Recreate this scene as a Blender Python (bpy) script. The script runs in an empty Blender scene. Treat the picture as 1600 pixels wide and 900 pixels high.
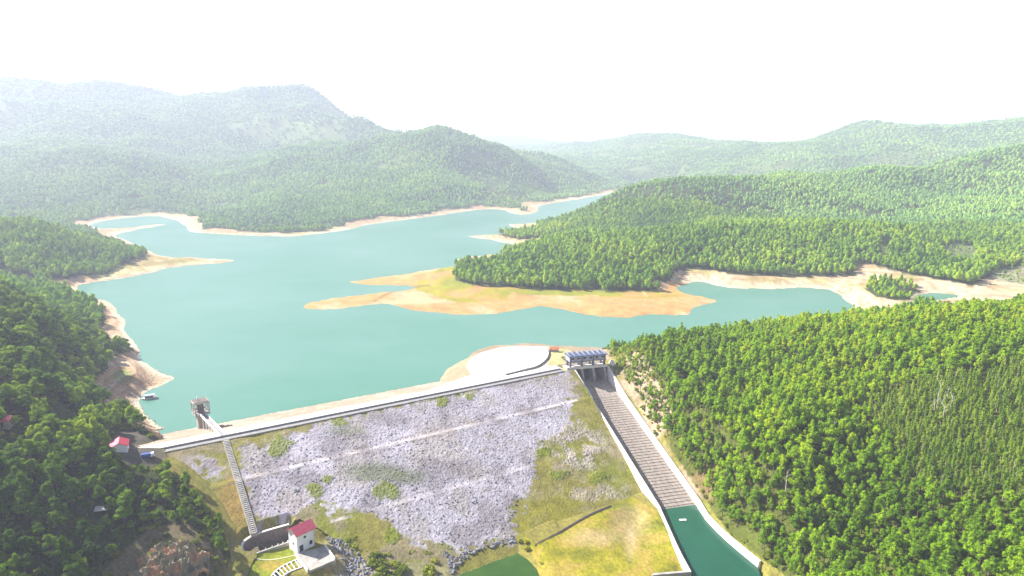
import bpy, bmesh, math, random
import numpy as np
from mathutils import Vector, Matrix, noise as mnoise
random.seed(7); rng = np.random.default_rng(7)
R = math.radians
# ---------------------------------------------------------------- camera, world, sun, exposure
sc = bpy.context.scene
CZ = 160.0; F = 1066.67; P = R(11.13)
cam = bpy.data.cameras.new('camera'); cam.lens = 24.0; cam.sensor_width = 36.0
cam.clip_start = 1.0; cam.clip_end = 60000.0
camo = bpy.data.objects.new('camera', cam); sc.collection.objects.link(camo)
camo.location = (0, 0, CZ); camo.rotation_euler = (math.pi/2 - P, 0, 0)
sc.camera = camo
SUN_EL = 37.0
SD = Vector((-0.92, 0.39, 0)).normalized()                 # where the sun stands, seen from above
SD = Vector((SD.x*math.cos(R(SUN_EL)), SD.y*math.cos(R(SUN_EL)), math.sin(R(SUN_EL))))
world = bpy.data.worlds.new('World'); sc.world = world; world.use_nodes = True
wn = world.node_tree; wn.nodes.clear()
def wnode(t, **k):
    n = wn.nodes.new(t)
    for a, b in k.items(): setattr(n, a, b)
    return n
sky = wnode('ShaderNodeTexSky', sky_type='NISHITA', sun_disc=False, sun_elevation=R(SUN_EL),
            sun_rotation=math.atan2(SD.x, SD.y), altitude=300, air_density=1.0, dust_density=1.0, ozone_density=1.2)
bg = wnode('ShaderNodeBackground'); bg.inputs['Strength'].default_value = 0.05
tc = wnode('ShaderNodeTexCoord'); sx = wnode('ShaderNodeSeparateXYZ')
wn.links.new(tc.outputs['Generated'], sx.inputs[0])
mr = wnode('ShaderNodeMapRange', interpolation_type='SMOOTHSTEP')
mr.inputs['From Min'].default_value = 0.19; mr.inputs['From Max'].default_value = 0.34
mr.inputs['To Min'].default_value = 1.0; mr.inputs['To Max'].default_value = 0.0
wn.links.new(sx.outputs['Z'], mr.inputs['Value'])
cn = wnode('ShaderNodeTexNoise'); cn.inputs['Scale'].default_value = 3.0; cn.inputs['Detail'].default_value = 4
cm = wnode('ShaderNodeMapping'); cm.inputs['Scale'].default_value = (1, 1, 7)
wn.links.new(tc.outputs['Generated'], cm.inputs['Vector']); wn.links.new(cm.outputs[0], cn.inputs['Vector'])
cr = wnode('ShaderNodeValToRGB')
cr.color_ramp.elements[0].position = 0.3; cr.color_ramp.elements[0].color = (6.5, 6.1, 5.85, 1)
cr.color_ramp.elements[1].position = 0.62; cr.color_ramp.elements[1].color = (7.2, 6.6, 6.2, 1)
wn.links.new(cn.outputs['Fac'], cr.inputs['Fac'])
mx = wnode('ShaderNodeMixRGB')
wn.links.new(mr.outputs[0], mx.inputs['Fac']); wn.links.new(sky.outputs[0], mx.inputs['Color1']); wn.links.new(cr.outputs[0], mx.inputs['Color2'])
wn.links.new(mx.outputs[0], bg.inputs['Color'])
wo = wnode('ShaderNodeOutputWorld'); wn.links.new(bg.outputs[0], wo.inputs['Surface'])
sun = bpy.data.lights.new('sun', 'SUN'); sun.energy = 5.0; sun.angle = R(0.5); sun.color = (1.0, 0.955, 0.88)
suno = bpy.data.objects.new('sun', sun); sc.collection.objects.link(suno)
suno.rotation_euler = SD.to_track_quat('Z', 'Y').to_euler(); suno.location = (-300, 200, 500)
vs = sc.view_settings; vs.view_transform = 'Standard'; vs.look = 'None'; vs.gamma = 1.0; vs.use_curve_mapping = False
vs.exposure = 1.6
cy = sc.cycles
cy.max_bounces = 6; cy.diffuse_bounces = 3; cy.glossy_bounces = 2; cy.transmission_bounces = 3; cy.volume_bounces = 1; cy.transparent_max_bounces = 6
cy.use_denoising = True
HAZE = 0.00016

# ---------------------------------------------------------------- projection helpers (photo pixel <-> place)
SP, CP = math.sin(P), math.cos(P)
def U(px, py, z):
    d = (CZ - z)/(SP + CP*(py-450)/F)
    return (px-800)/F*d, d*(CP - SP*(py-450)/F)
def U3(px, py, z):
    x, y = U(px, py, z); return Vector((x, y, z))
def PR(x, y, z):
    d = np.maximum(y*CP + (CZ-z)*SP, 1.0); dn = (CZ-z)*CP - y*SP
    return 800 + F*x/d, 450 + F*dn/d, d
def inpoly(px, py, poly):
    px = np.asarray(px, float); py = np.asarray(py, float); r = np.zeros(px.shape, bool)
    n = len(poly); j = n-1
    for i in range(n):
        xi, yi = poly[i]; xj, yj = poly[j]
        if yi != yj:
            c = ((yi > py) != (yj > py)) & (px < (xj-xi)*(py-yi)/(yj-yi)+xi); r ^= c
        j = i
    return r
def polydist(x, y, poly, closed=True):
    b = np.full(np.shape(x), 1e9); n = len(poly)
    for i in range(n if closed else n-1):
        ax, ay = poly[i]; bx, by = poly[(i+1) % n]; dx, dy = bx-ax, by-ay; L = dx*dx+dy*dy+1e-9
        t = np.clip(((x-ax)*dx+(y-ay)*dy)/L, 0, 1)
        np.minimum(b, (x-ax-t*dx)**2+(y-ay-t*dy)**2, out=b)
    return np.sqrt(b)
def sstep(a, b, x):
    t = np.clip((x-a)/(b-a), 0, 1); return t*t*(3-2*t)
# numpy value noise
_perm = rng.random((256, 256))
def vnoise(x, y):
    xi = np.floor(x).astype(int); yi = np.floor(y).astype(int); fx = x-xi; fy = y-yi
    fx = fx*fx*(3-2*fx); fy = fy*fy*(3-2*fy)
    a = _perm[xi & 255, yi & 255]; b = _perm[(xi+1) & 255, yi & 255]; c = _perm[xi & 255, (yi+1) & 255]; d = _perm[(xi+1) & 255, (yi+1) & 255]
    return (a*(1-fx)+b*fx)*(1-fy)+(c*(1-fx)+d*fx)*fy
def fbm(x, y, o=4):
    s = 0; a = 1; t = 0
    for i in range(o):
        s = s+a*(vnoise(x+17.3*i, y+9.1*i)-.5)*2; t += a; a *= .5; ca, sa = math.cos(.6), math.sin(.6); x, y = (x*ca-y*sa)*2, (x*sa+y*ca)*2
    return s/t
def ridged(x, y, o=4):
    s = 0; a = 1; t = 0
    for i in range(o):
        s = s+a*(1-2*np.abs(vnoise(x+31.7*i, y+5.3*i)*2-1)); t += a; a *= .5; ca, sa = math.cos(.9), math.sin(.9); x, y = (x*ca-y*sa)*2.03, (x*sa+y*ca)*2.03; a *= .82
    return s/t

# ---------------------------------------------------------------- the dam's geometry (local frame: a along the crest, t downstream)
DA = np.array([-176.9, 328.0]); DB = np.array([39.8, 462.4]); DE = (DB-DA)/np.linalg.norm(DB-DA); DN = np.array([DE[1], -DE[0]])
def dam_at(x, y):
    return (x-DA[0])*DE[0]+(y-DA[1])*DE[1], (x-DA[0])*DN[0]+(y-DA[1])*DN[1]
def dam_xy(a, t): return DA[0]+DE[0]*a+DN[0]*t, DA[1]+DE[1]*a+DN[1]*t
_pt = [-80, -52, -13.2, -13, 0, 28.2, 31.8, 67.5, 71.5, 125]
_pz = [-7.2, 0, 9.4, 10, 10, .25, -.35, -13.7, -14.8, -34.6]
def dam_z(t): return np.interp(t, _pt, _pz)
# ---------------------------------------------------------------- the spillway's frame
SO = np.array([57.0, 469.0]); SDIR = np.array([.2555, -.9668]); SR = np.array([.9668, .2555])
def sp_xy(s, r): return SO[0]+SDIR[0]*s+SR[0]*r, SO[1]+SDIR[1]*s+SR[1]*r
def sp_at(x, y): return (x-SO[0])*SDIR[0]+(y-SO[1])*SDIR[1], (x-SO[0])*SR[0]+(y-SO[1])*SR[1]
def sp_floor(s): return np.interp(s, [-30, -4, 3, 14, 24, 131, 200], [-1.5, 0, 0, -2.2, -4.6, -30.2, -31])
SHW = 11.0
# stilling basin walls: inner lines, world points
def W(px, py, z): return U(px, py, z)
pool_l = [sp_xy(131, -SHW), W(1045, 822, -27.2), W(1062, 860, -27.2), W(1080, 893, -27.2)]
pool_r = [sp_xy(131, SHW), W(1100, 812, -30), W(1117, 831, -30), W(1143, 855, -30), W(1182, 887, -30)]
chan = [sp_xy(-30, -SHW), sp_xy(-30, SHW)] + pool_r + [W(1196, 930, -30), W(1190, 1150, -30), W(1000, 1150, -30), W(1074, 915, -30)] + pool_l[::-1]

# ---------------------------------------------------------------- shoreline (photo outline laid on the water plane)
shore_px = [(300,682),(272,677),(246,662),(226,642),(216,624),(230,610),(262,598),(279,590),(262,583),(243,574),(224,560),(205,535),(193,508),(186,492),(176,478),(158,468),(140,462),(118,448),
 (150,441),(178,438),(222,430),(262,419),(300,415),(345,412),(372,407),(345,404),(300,402),(272,403),(250,398),(222,388),(200,377),(178,369),
 (205,360),(245,354),(262,350),(235,351),(190,357),(160,358),(135,352),(165,345),(200,340),(240,337),(262,340),(285,348),(292,360),(300,364),(345,366),(400,369),(455,370),(500,366),(545,360),(572,352),(620,345),(680,338),(730,330),(762,327),(788,328),(800,334),(826,336),
 (842,328),(838,322),(862,318),(900,312),(945,304),(985,296),(1000,291),(1010,289.5),(1040,290),(1010,300),(960,312),(900,328),(850,345),(820,350),(790,350),(806,356),
 (815,362),(790,366),(735,368),(732,371),(775,376),(800,382),(818,386),(800,392),(780,398),(745,400),(712,404),(712,409),(745,408),(760,412),(730,416),(680,420),(620,430),(575,436),(538,440),(560,445),(620,446),(650,448),(640,453),(595,457),(520,466),(478,475),(474,480),(482,485),(530,483),(575,478),(603,474),(640,484),(680,490),(745,492),(800,488),(832,479),(870,482),(905,490),(950,497),(985,499),(1000,494),(1030,491),(1070,495),(1082,492),(1084,482),(1105,477),(1126,472),(1108,465),(1075,459),(1056,451),(1068,445),(1092,439),(1118,446),(1145,451),(1200,452),(1260,450),(1295,452),(1312,462),(1326,474),(1338,488),
 (1300,498),(1240,508),(1180,520),(1100,533),(1040,540),(990,543),(950,543),(890,541),(840,536),(800,536),(765,541),(742,548),(728,560),(716,574),(700,584)]
shore = [U(a, b, 0) for a, b in shore_px]
_c = dam_xy(170, -54); 
shore += [dam_xy(205, -14), dam_xy(150, -8), dam_xy(60, -8), dam_xy(0, -8)]
# Chaikin once
def chaikin(p):
    o = []
    for i in range(len(p)):
        a = p[i]; b = p[(i+1) % len(p)]
        o += [(a[0]*.75+b[0]*.25, a[1]*.75+b[1]*.25), (a[0]*.25+b[0]*.75, a[1]*.25+b[1]*.75)]
    return o
shore = chaikin(shore)
pond2 = [U(a, b, 0) for a, b in [(1432,461),(1455,458),(1490,461),(1530,466),(1560,471),(1560,478),(1480,478),(1430,470)]]
pond3 = [U(a, b, -30.5) for a, b in [(708,900),(716,880),(730,866),(752,857),(785,852),(812,856),(832,868),(848,885),(856,905),(850,960),(720,960)]]

# ---------------------------------------------------------------- terrain knots
K = []
def kz(px, py, z):                       # ground of known height
    x, y = U(px, py, z); K.append((x, y, z))
def kd(px, py, d, can=10.):              # ridge seen at a known distance, under a tree canopy
    z = CZ - d*(SP+CP*(py-450)/F) - can; x = (px-800)/F*d; y = d*(CP-SP*(py-450)/F); K.append((x, y, z))
def kx(px, d, z):
    K.append(((px-800)/F*d, d*.98, z))
EC = 13.
for a in [(250,712,10),(190,708,14),(110,700,20),(0,700,28),(-150,700,36),(200,640,8),(130,620,22),(50,610,36),(0,600,41),(-200,600,55),
          (150,545,20),(90,525,36),(0,520,50),(-150,510,60),(300,763,1.5),(340,805,-6),(372,865,-15),(200,770,4),(100,780,12),(0,780,20),(-150,780,30),
          (330,850,-10),(262,835,-5),(300,880,-11),(200,870,-6),(100,870,4),(0,880,10),(-150,880,18),(200,960,-14),(60,960,0),(380,900,-21),(400,1000,-26),
          (450,870,-21.3),(520,880,-22),(560,860,-22.5),(610,850,-24),(660,858,-26.5),(600,930,-27),(700,900,-29.5),(880,880,-29.3),(950,840,-29.4),(1000,800,-29),(1040,880,-29.4),(900,1000,-29.5),(700,1000,-30),(500,1000,-28),
          (960,556,11),(975,600,9),(985,640,4),(1010,690,-3),(1050,750,-13),(1100,800,-22),(1150,850,-25),(1210,895,-26),(1260,1000,-26),
          (1100,650,10),(1200,700,10),(1200,800,-8),(1320,880,-13),(1450,890,-6),(1600,890,3),(1450,1050,-10),(1700,1000,6),
          (1350,760,3),(1500,760,12),(1600,760,18),(1350,620,22),(1500,620,30),(1600,620,34),(1800,700,34),(1200,600,18),(1060,580,14)]: kz(*a)
for a in [(1000,521,485),(1060,521,490),(1130,516,500),(1200,505,505),(1280,494,505),(1350,484,510),(1420,476,515),(1500,466,520),(1600,462,530),(1800,450,540),(960,540,500)]: kd(*a, EC)
for a in [(1000,545,9),(1060,560,8),(1130,572,8),(1200,585,9),(1280,600,9),(1340,610,9),(1400,620,6),(1520,630,4),(1650,660,4),(1800,660,10),(1420,700,6),(1600,740,2)]: kx(*a)
# second left hill and the near one
for a in [(0,425,620),(60,440,640),(100,453,645),(150,484,610),(182,512,560),(-150,400,640),(0,341,1050),(60,344,1050),(120,357,1050),(170,372,1040),(215,392,1010),(-150,335,1080)]: kd(*a)
for a in [(60,740,14),(-100,760,22),(20,820,10),(100,900,16),(150,980,8),(60,900,26),(-100,900,40),(0,1300,14),(-150,1350,20)]: kx(*a)
# peninsula hill
for a in [(730,850,8),(850,850,9),(950,850,9),(1040,850,8),(1150,870,7.5),(1250,880,7.5),(1330,880,7.5),(760,950,16),(850,1000,26),(950,1000,34),(1050,1050,40),(1150,1100,44),(1250,1100,46),(1350,1100,44),
          (1380,830,5),(1450,800,4),(1600,800,5),(1300,760,2.5),(1640,850,9),(1480,960,22),(1560,960,15),(1600,1010,20)]: kx(*a)
for a in [(800,350,1350),(860,338,1420),(930,318,1500),(1000,296,1560),(1070,278,1650),(1130,274,1700),(1200,272,1750),(1290,268,1800),(1370,264,1850),(1430,250,2150),(1500,240,2300),(1600,230,2400),(1750,225,2500),
          (1420,362,1180),(1500,345,1250),(1600,350,1180),(1300,340,1400),(1150,340,1350),(1000,360,1200),(1600,300,1600),(1450,300,1750)]: kd(*a)
for a in [(900,2300,-2),(1050,2700,4),(1200,2700,30),(1400,3000,60),(1000,2200,12),(1100,2300,30)]: kx(*a)
# middle mountain
for a in [(300,340,1900),(320,315,2050),(370,280,2250),(440,232,2500),(500,198,2700),(580,184,3000),(610,172,2950),(640,166,2900),(670,170,2880),(700,180,2850),(745,205,2800),(790,220,2750),(850,243,2900),(900,262,3000),(960,283,3200),
          (400,340,1650),(500,330,1680),(600,320,1800),(700,310,1950),(800,300,2200),(450,290,2000),(550,260,2250),(650,250,2350),(750,262,2400),(850,285,2700)]: kd(*a)
for a in [(640,3500,170),(800,3600,90),(500,3500,280)]: kx(*a)
# left mountain range
for a in [(0,150,4250),(100,150,4200),(150,136,4250),(220,140,4250),(260,160,4250),(330,156,4350),(370,160,4300),(400,150,4300),(480,140,4200),(-200,130,4250),(-300,110,3900),(-100,118,3900),(0,134,3900),(60,128,3850),(100,136,3800),(150,121,3900),(200,130,3900),(260,146,3900),(330,140,4000),(370,148,3950),(400,136,3900),(480,124,3900),(520,152,3800),(560,174,3700),
          (-100,200,2900),(0,215,2800),(100,190,3100),(200,200,3100),(300,190,3300),(400,170,3500),(0,290,2000),(100,295,1950),(200,300,1950),(100,250,2350),(220,255,2300),(300,262,2500),(350,240,2850),(280,305,2050)]: kd(*a)
for a in [(0,1650,8),(100,1650,8),(200,1700,8),(-200,1600,14),(300,1750,12),(260,1850,12),(0,5700,180),(400,5700,150),(-300,5700,200),(0,5050,390),(150,5050,360),(-250,5050,420),(300,5000,330),(0,4500,500),(150,4500,490),(330,4550,430),(480,4550,390),(580,4400,230),(-200,4500,500)]: kx(*a)
# far ranges
for a in [(850,247,4300),(900,236,4700),(985,213,5400),(1060,216,5400),(1130,223,5200),(1200,232,4900),(1185,228,4700),(1260,216,4300),(1320,202,4300),(1400,194,4400),(1500,196,4400),(1600,190,4400),(1800,180,4400),
          (1400,208,4700),(1500,210,4750),(1600,204,4750),(1260,230,4650),(1400,232,3300),(1500,230,3300),(1600,215,3300),(1250,248,3300),(1350,240,3300),(1000,262,3600),(1100,262,3400)]: kd(*a)
for a in [(800,216,7500),(850,220,7500),(700,215,7800),(930,222,7800),(1000,228,7600),(1100,228,8500),(1200,234,8500),(1300,232,8000),(600,225,7500),(400,232,7500),(1600,225,8000)]: kd(*a, 0)
for a in [(800,5600,150),(1000,6700,150),(1300,6300,180),(1600,6300,200),(600,5500,130),(1100,6400,110),(1420,5000,290),(1600,5000,300),(1800,5000,330),(1500,6000,180),(1260,5300,150)]: kx(*a)
for px in (-600, 0, 500, 900, 1300, 1700, 2200): kx(px, 11000, 150); kx(px, 14000, 120); kx(px, 22000, 60)
for a in [(-600,400,50),(-600,700,60),(-700,1200,60),(-700,2000,120),(-700,3500,450),(2300,500,45),(2300,800,40),(2300,1500,80),(2300,2500,160),(2300,4400,380),(-200,250,30),(1900,250,20),(800,200,-29),(200,200,-5),(1300,200,-10),(800,120,-28),(0,120,0),(1600,120,5),(-600,150,20),(2300,150,20)]: kx(*a)
K = np.array(K)
def warp(x, y):
    r = np.sqrt(x*x+y*y)+1; return np.stack([np.arctan2(x, np.maximum(y, 1))*2.2, np.log(r)*1.25], -1)
KW = warp(K[:, 0], K[:, 1])
def zfw(z, r): return z/np.sqrt(r)         # heights normalised by distance so far peaks do not swamp near ground
KR = np.hypot(K[:, 0], K[:, 1]); KV = K[:, 2]/(KR/400)**.8
def tps(A, B):
    d2 = ((A[:, None, :]-B[None, :, :])**2).sum(-1); return .5*d2*np.log(d2+1e-12)
_n = len(K); _A = np.zeros((_n+3, _n+3)); _A[:_n, :_n] = tps(KW, KW)+np.eye(_n)*2e-5; _A[:_n, _n] = 1; _A[:_n, _n+1:] = KW; _A[_n, :_n] = 1; _A[_n+1:, :_n] = KW.T
_w = np.linalg.solve(_A, np.concatenate([KV, np.zeros(3)]))
def rbf(x, y):
    out = np.empty(x.size); xf, yf = x.ravel(), y.ravel(); W_ = warp(xf, yf)
    for i in range(0, x.size, 20000):
        w = W_[i:i+20000]; out[i:i+20000] = tps(w, KW)@_w[:_n]+_w[_n]+w@_w[_n+1:]
    return (out*(np.sqrt(xf*xf+yf*yf)/400)**.8).reshape(x.shape)
def shore_sd(x, y):                        # + on land, - in water
    sd = np.full(x.shape, 400.0); m = (np.hypot(x, y) < 4200) & (y > 250)
    xs, ys = x[m], y[m]
    d = polydist(xs, ys, shore); d = np.where(inpoly(xs, ys, shore), -d, d)
    d2 = polydist(xs, ys, pond2); d2 = np.where(inpoly(xs, ys, pond2), -d2, d2)
    d = np.minimum(d, d2)
    r = np.hypot(xs, ys)
    d = d + fbm(xs/(9+r*.012), ys/(9+r*.012), 4)*(1.5+r*.0055)
    sd[m] = np.minimum(d, 400); return sd
plateau_px = [(738,585),(730,575),(735,563),(752,552),(782,544),(815,541.5),(846,544),(857,550),(855,560),(846,570),(820,576)]
plateau = [U(a, b, 10) for a, b in plateau_px]
yard = [U(a, b, 10) for a, b in [(738,586),(728,572),(735,560),(752,550),(782,542),(815,539.5),(860,541),(893,547),(896,574),(870,584),(800,598)]]
flat_w = 0
FORECOURT = U(474, 870, -18.5)
rim3 = [(404,861,-17.2),(390,868,-17.2),(379,867,-16.8),(374,854,-15.3),(386,841,-14.4),(412,831,-14),(451,820,-14)]
near3 = [(456,845,-17),(432,853,-17),(402,863,-17.1)]
def pit_cut(x, y, z):
    dp = polydist(x, y, pit); return np.where(dp < 9, np.minimum(z, -14.2+np.maximum(dp-1.2, 0)*1.3), z)
pit = [U(*p) for p in rim3+near3]
toe = [U(*p) for p in rim3]+[U(470, 817, -14.2), U(500, 832, -17), U(530, 850, -19.5), U(560, 905, -19), U(380, 905, -19)]
RO = .4
def height(x, y, sd=None):
    if sd is None: sd = shore_sd(x, y)
    r = np.hypot(x, y); zb = rbf(x, y)
    amp = np.clip(zb, 0, 500)*(.45-.29*sstep(3300, 4200, r))*sstep(1100, 2400, r)
    zb = zb+amp*(ridged(x/600, y/600, 4)-RO)+sstep(500, 900, r)*np.clip(zb, 0, 60)*.12*fbm(x/150, y/150, 3)+sstep(900, 1250, r)*(1-sstep(2300, 3000, r))*np.clip(zb-12, 0, 90)*.3*(ridged(x/300+3, y/300, 3)-.3)*(x > 0)+.7*fbm(x/18, y/18, 3)
    up = (sd < 399) & (dam_at(x, y)[1] < -5)
    wid = 34+26*sstep(900, 1600, r)-16*sstep(700, 640, r) if False else 34+26*sstep(900, 1600, r)-16*(1-sstep(620, 720, r))*(x < -100)
    beach = 7.5*sstep(-.15, 1.15, sd/wid)-.5
    zl = beach+np.maximum(zb-7, 0)*sstep(.5, 3.2, sd/wid)+np.minimum(zb-7, 0)*.0
    lowcap = np.where(zb < 7, np.maximum(zb, 1.0)*sstep(0, 1, sd/wid), zl)      # low flats
    zl = np.where(zb < 7, lowcap, zl)+(.35*fbm(x/7, y/7, 3)+.9*fbm(x/16, y/16, 3)*(r < 1300))*sstep(0, 14, sd)
    zw = np.maximum(sd*.3, -12)
    z = np.where(up, np.where(sd > 0, np.maximum(zl, sd*.02), zw), zb)
    # yard next to the gatehouse, on its embankment
    dt = dam_at(x, y)[1]; dy = polydist(x, y, yard); iy = inpoly(x, y, yard)
    z = np.where((r < 640) & (dt < -5) & (dy < 60), np.maximum(z, 9.8-np.where(iy, 0, dy)/1.9), z); z = np.where(iy & (dt < -5), 9.8, z)
    # beneath the dam
    a, t = dam_at(x, y); dz = dam_z(t)
    inside = (a > 0) & (a < 272) & (t > -60) & (t < 122)
    q_ = sp_at(x, y)[1]; iy5 = iy & (t < -12.5)
    z = np.where(inside & ~iy5, np.maximum(np.where(t < -6, np.minimum(z, dz-2), z), dz-2), z)
    z = np.where(inside & (a > 130) & (q_ < -2) & (t > 0) & (t < 106), np.minimum(z, dz-1.6), z)
    z = np.where(inside & inpoly(x, y, toe), np.maximum(z, dz-.35), z)
    z = np.where((a > 130) & (t >= 104) & (q_ < -10) & (q_ > -70) & (r < 420), np.minimum(z, -28.2), z)
    z = np.where(inside & (t > -12.5) & (t < 4) & (a > 0), np.minimum(z, 8), z)
    z = np.where((r < 640) & (dt < -12.8) & (dy < 40), np.maximum(z, 9.8-np.where(iy, 0, dy)/1.9), z)
    # pond and spillway channel
    d3 = polydist(x, y, pond3); d3 = np.where(inpoly(x, y, pond3), -d3, d3)
    z = np.where((d3 < 14) & (r < 380), np.minimum(z, -30.5+np.where(d3 > 0, d3*.35, d3*.4)), z)
    s, q = sp_at(x, y)
    dc = polydist(x, y, chan); dc = np.where(inpoly(x, y, chan), -dc, dc)
    zc = np.where(s < 131, sp_floor(s)-3, -36)
    wt = np.interp(s, [-30, 0, 15, 35, 131], [10, 10, 5, -2.4, -26.8]); wt = np.where(s > 131, -27.2, wt)
    # ground keeps just under the wall tops near the walls, and drops away inside
    near = np.clip((dc-3.4)/18, 0, 1)
    z = np.where((r < 520) & (dc < 20) & (s > -5) & (q > 0), (wt-.5)*(1-near)+np.maximum(z, wt-.5)*near, z)
    z = np.where((dc < 1.6) & (s > -30) & (r < 520), np.where(dc < .5, zc, np.minimum(z, wt-1)), z)
    z = np.where((dc < 3.4) & (q > 0) & (s > -30) & (r < 520), np.where(dc < 2.2, zc, wt-1.2), z)
    # house platform
    dh = np.hypot(x-FORECOURT[0], y-FORECOURT[1]); hz = -18.6
    zp = hz*(1-sstep(11, 24, dh))+z*sstep(11, 24, dh); it = inpoly(x, y, toe); dl = np.full(x.shape, 99.0); k_ = (r < 420) & (dh < 40); dl[k_] = polydist(x[k_], y[k_], toe[6:9], False)
    wd = sstep(.8, 7, dl); zp = np.where(it, zp*wd+(dz-.35)*(1-wd), np.where(inside & (dz > zb-1) & (t < 90), z, zp)); z = np.where(dh < 24, zp, z)
    dp = np.full(x.shape, 99.0); k_ = (r < 420); dp[k_] = polydist(x[k_], y[k_], pit); z[k_] = pit_cut(x[k_], y[k_], z[k_])
    z = np.where((r < 420) & inpoly(x, y, pit), -22, np.where((r < 420) & (dp < 4), np.minimum(z, -17.3+.4*(dp > 1.2)), z))
    return z

# ---------------------------------------------------------------- land cover masks (evaluated on the ground)
beachless = 0
pen_px = [(460,500),(460,465),(520,430),(640,412),(700,405),(712,420),(712,438),(740,446),(800,449),(870,453),(960,455),(1040,454),(1046,440),(1062,436),(1140,470),(1060,510),(700,510)]
sand_px = [(1046,440),(1054,425),(1090,418),(1140,428),(1200,431),(1280,431),(1338,430),(1330,414),(1360,412),(1400,424),(1460,436),(1520,446),(1545,434),(1570,440),(1620,445),(1620,480),(1500,468),(1445,470),(1430,480),(1390,492),(1320,492),(1050,470)]
isle_px = [(1352,452),(1358,440),(1385,436),(1420,444),(1444,458),(1440,466),(1405,470),(1370,464)]
clear_px = [[(1470,388),(1490,380),(1520,384),(1530,400),(1515,414),(1490,412),(1472,400)],[(1545,434),(1560,420),(1620,412),(1620,445),(1570,442)],[(1372,385),(1382,378),(1392,384),(1388,410),(1376,412)]]
spitL_px = [(80,455),(78,436),(130,436),(168,428),(190,415),(228,400),(232,390),(262,394),(380,400),(380,415),(200,445)]
dam_px = [(236,714),(262,697),(330,680),(700,560),(850,535),(955,548),(965,575),(1000,622),(1060,720),(1098,775),(1140,835),(1200,880),(1235,905),(1260,1300),(360,1300),(345,905),(362,870),(345,820),(318,785),(292,758),(262,732)]
outc_px = [(150,910),(175,880),(200,855),(235,822),(290,815),(340,850),(362,905),(350,960),(150,960)]
redh_px = [(170,712),(170,690),(180,676),(212,672),(236,688),(252,700),(262,712),(236,732),(200,726)]
slope_px = [(950,520),(990,540),(1010,560),(1030,600),(1050,640),(1048,700),(1100,780),(1060,760),(1000,640),(955,580)]
bankL_px = [(128,612),(170,560),(212,548),(245,565),(290,590),(250,620),(250,650),(290,680),(255,690),(225,668),(180,640)]
def masks(x, y, z, sd):
    px, py, d = PR(x, y, z); m = {}
    m['px'], m['py'], m['d'] = px, py, d
    r = np.hypot(x, y)
    w = 24+22*sstep(900, 1500, r)+(14+18*sstep(900, 1500, r))*fbm(x/55, y/55, 3)
    up = sd < 399
    w = np.where((r < 640) & (x < -100), 5+3*fbm(x/20, y/20, 2), w); bare = up & (sd < w)
    near = r < 1300
    front = r < 700
    m['pen'] = inpoly(px, py, pen_px) & (r > 600) & (r < 1000)
    m['isle'] = inpoly(px, py, isle_px) & (r > 600)
    m['sand'] = inpoly(px, py, sand_px) & (r > 640) & near & ~m['isle']
    m['spit'] = inpoly(px, py, spitL_px) & (r > 750) & (r < 1300)
    m['bank'] = inpoly(px, py, bankL_px) & front & (z < 12)
    m['clear'] = np.zeros(x.shape, bool)
    for c in clear_px: m['clear'] |= inpoly(px, py, c) & (r > 700)
    m['dam'] = inpoly(px, py, dam_px) & (r < 620)
    m['outc'] = inpoly(px, py, outc_px) & (r < 400)
    m['redh'] = inpoly(px, py, redh_px) & (r < 430)
    m['slope'] = inpoly(px, py, slope_px) & (r < 520)
    m['shore'] = bare & (py > 0) & ~m['isle']
    m['open'] = m['pen'] | m['sand'] | m['spit'] | m['bank'] | m['clear'] | m['dam'] | m['outc'] | m['redh'] | m['shore'] | (inpoly(x, y, yard))
    return m

# ---------------------------------------------------------------- materials
MAT = {}
def new_mat(name):
    m = bpy.data.materials.new(name); m.use_nodes = True; nt = m.node_tree
    b = nt.nodes['Principled BSDF']; MAT[name] = m; return m, nt, b
def N(nt, t, **k):
    n = nt.nodes.new(t)
    for a, v in k.items(): setattr(n, a, v)
    return n
def simple(name, col, rough=.8, var=.12, scale=1.5, bump=0, spec=.3, metal=0):
    m, nt, b = new_mat(name); b.inputs['Roughness'].default_value = rough; b.inputs['Specular IOR Level'].default_value = spec; b.inputs['Metallic'].default_value = metal
    g = N(nt, 'ShaderNodeNewGeometry'); no = N(nt, 'ShaderNodeTexNoise'); no.inputs['Scale'].default_value = scale; no.inputs['Detail'].default_value = 6
    nt.links.new(g.outputs['Position'], no.inputs['Vector'])
    ra = N(nt, 'ShaderNodeValToRGB'); ra.color_ramp.elements[0].position = .3; ra.color_ramp.elements[1].position = .7
    ra.color_ramp.elements[0].color = tuple(c*(1-var*1.6) for c in col)+(1,); ra.color_ramp.elements[1].color = tuple(min(1, c*(1+var)) for c in col)+(1,)
    nt.links.new(no.outputs['Fac'], ra.inputs['Fac']); nt.links.new(ra.outputs[0], b.inputs['Base Color'])
    if bump:
        bp = N(nt, 'ShaderNodeBump'); bp.inputs['Strength'].default_value = bump; bp.inputs['Distance'].default_value = .3
        nt.links.new(no.outputs['Fac'], bp.inputs['Height']); nt.links.new(bp.outputs[0], b.inputs['Normal'])
    return m
simple('concrete', (0.368, 0.344, 0.312), .85, .18, .35)
simple('pale_concrete', (.74, .71, .66), .85, .1, .3)
simple('road', (.70, .66, .61), .85, .1, .25)
simple('grey_concrete', (0.264, 0.256, 0.256), .85, .15, .5)
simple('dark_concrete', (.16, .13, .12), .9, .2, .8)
simple('plaster', (.8, .8, .82), .7, .04, .6)
simple('red_roof', (0.4, 0.024, 0.048), .6, .12, 1.2)
simple('red_roof_pale', (.78, .13, .19), .6, .12, 1.2)
simple('dark_glass', (.03, .04, .06), .25, .1, 1)
simple('dark_wood', (.09, .06, .045), .8, .2, 2)
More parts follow.
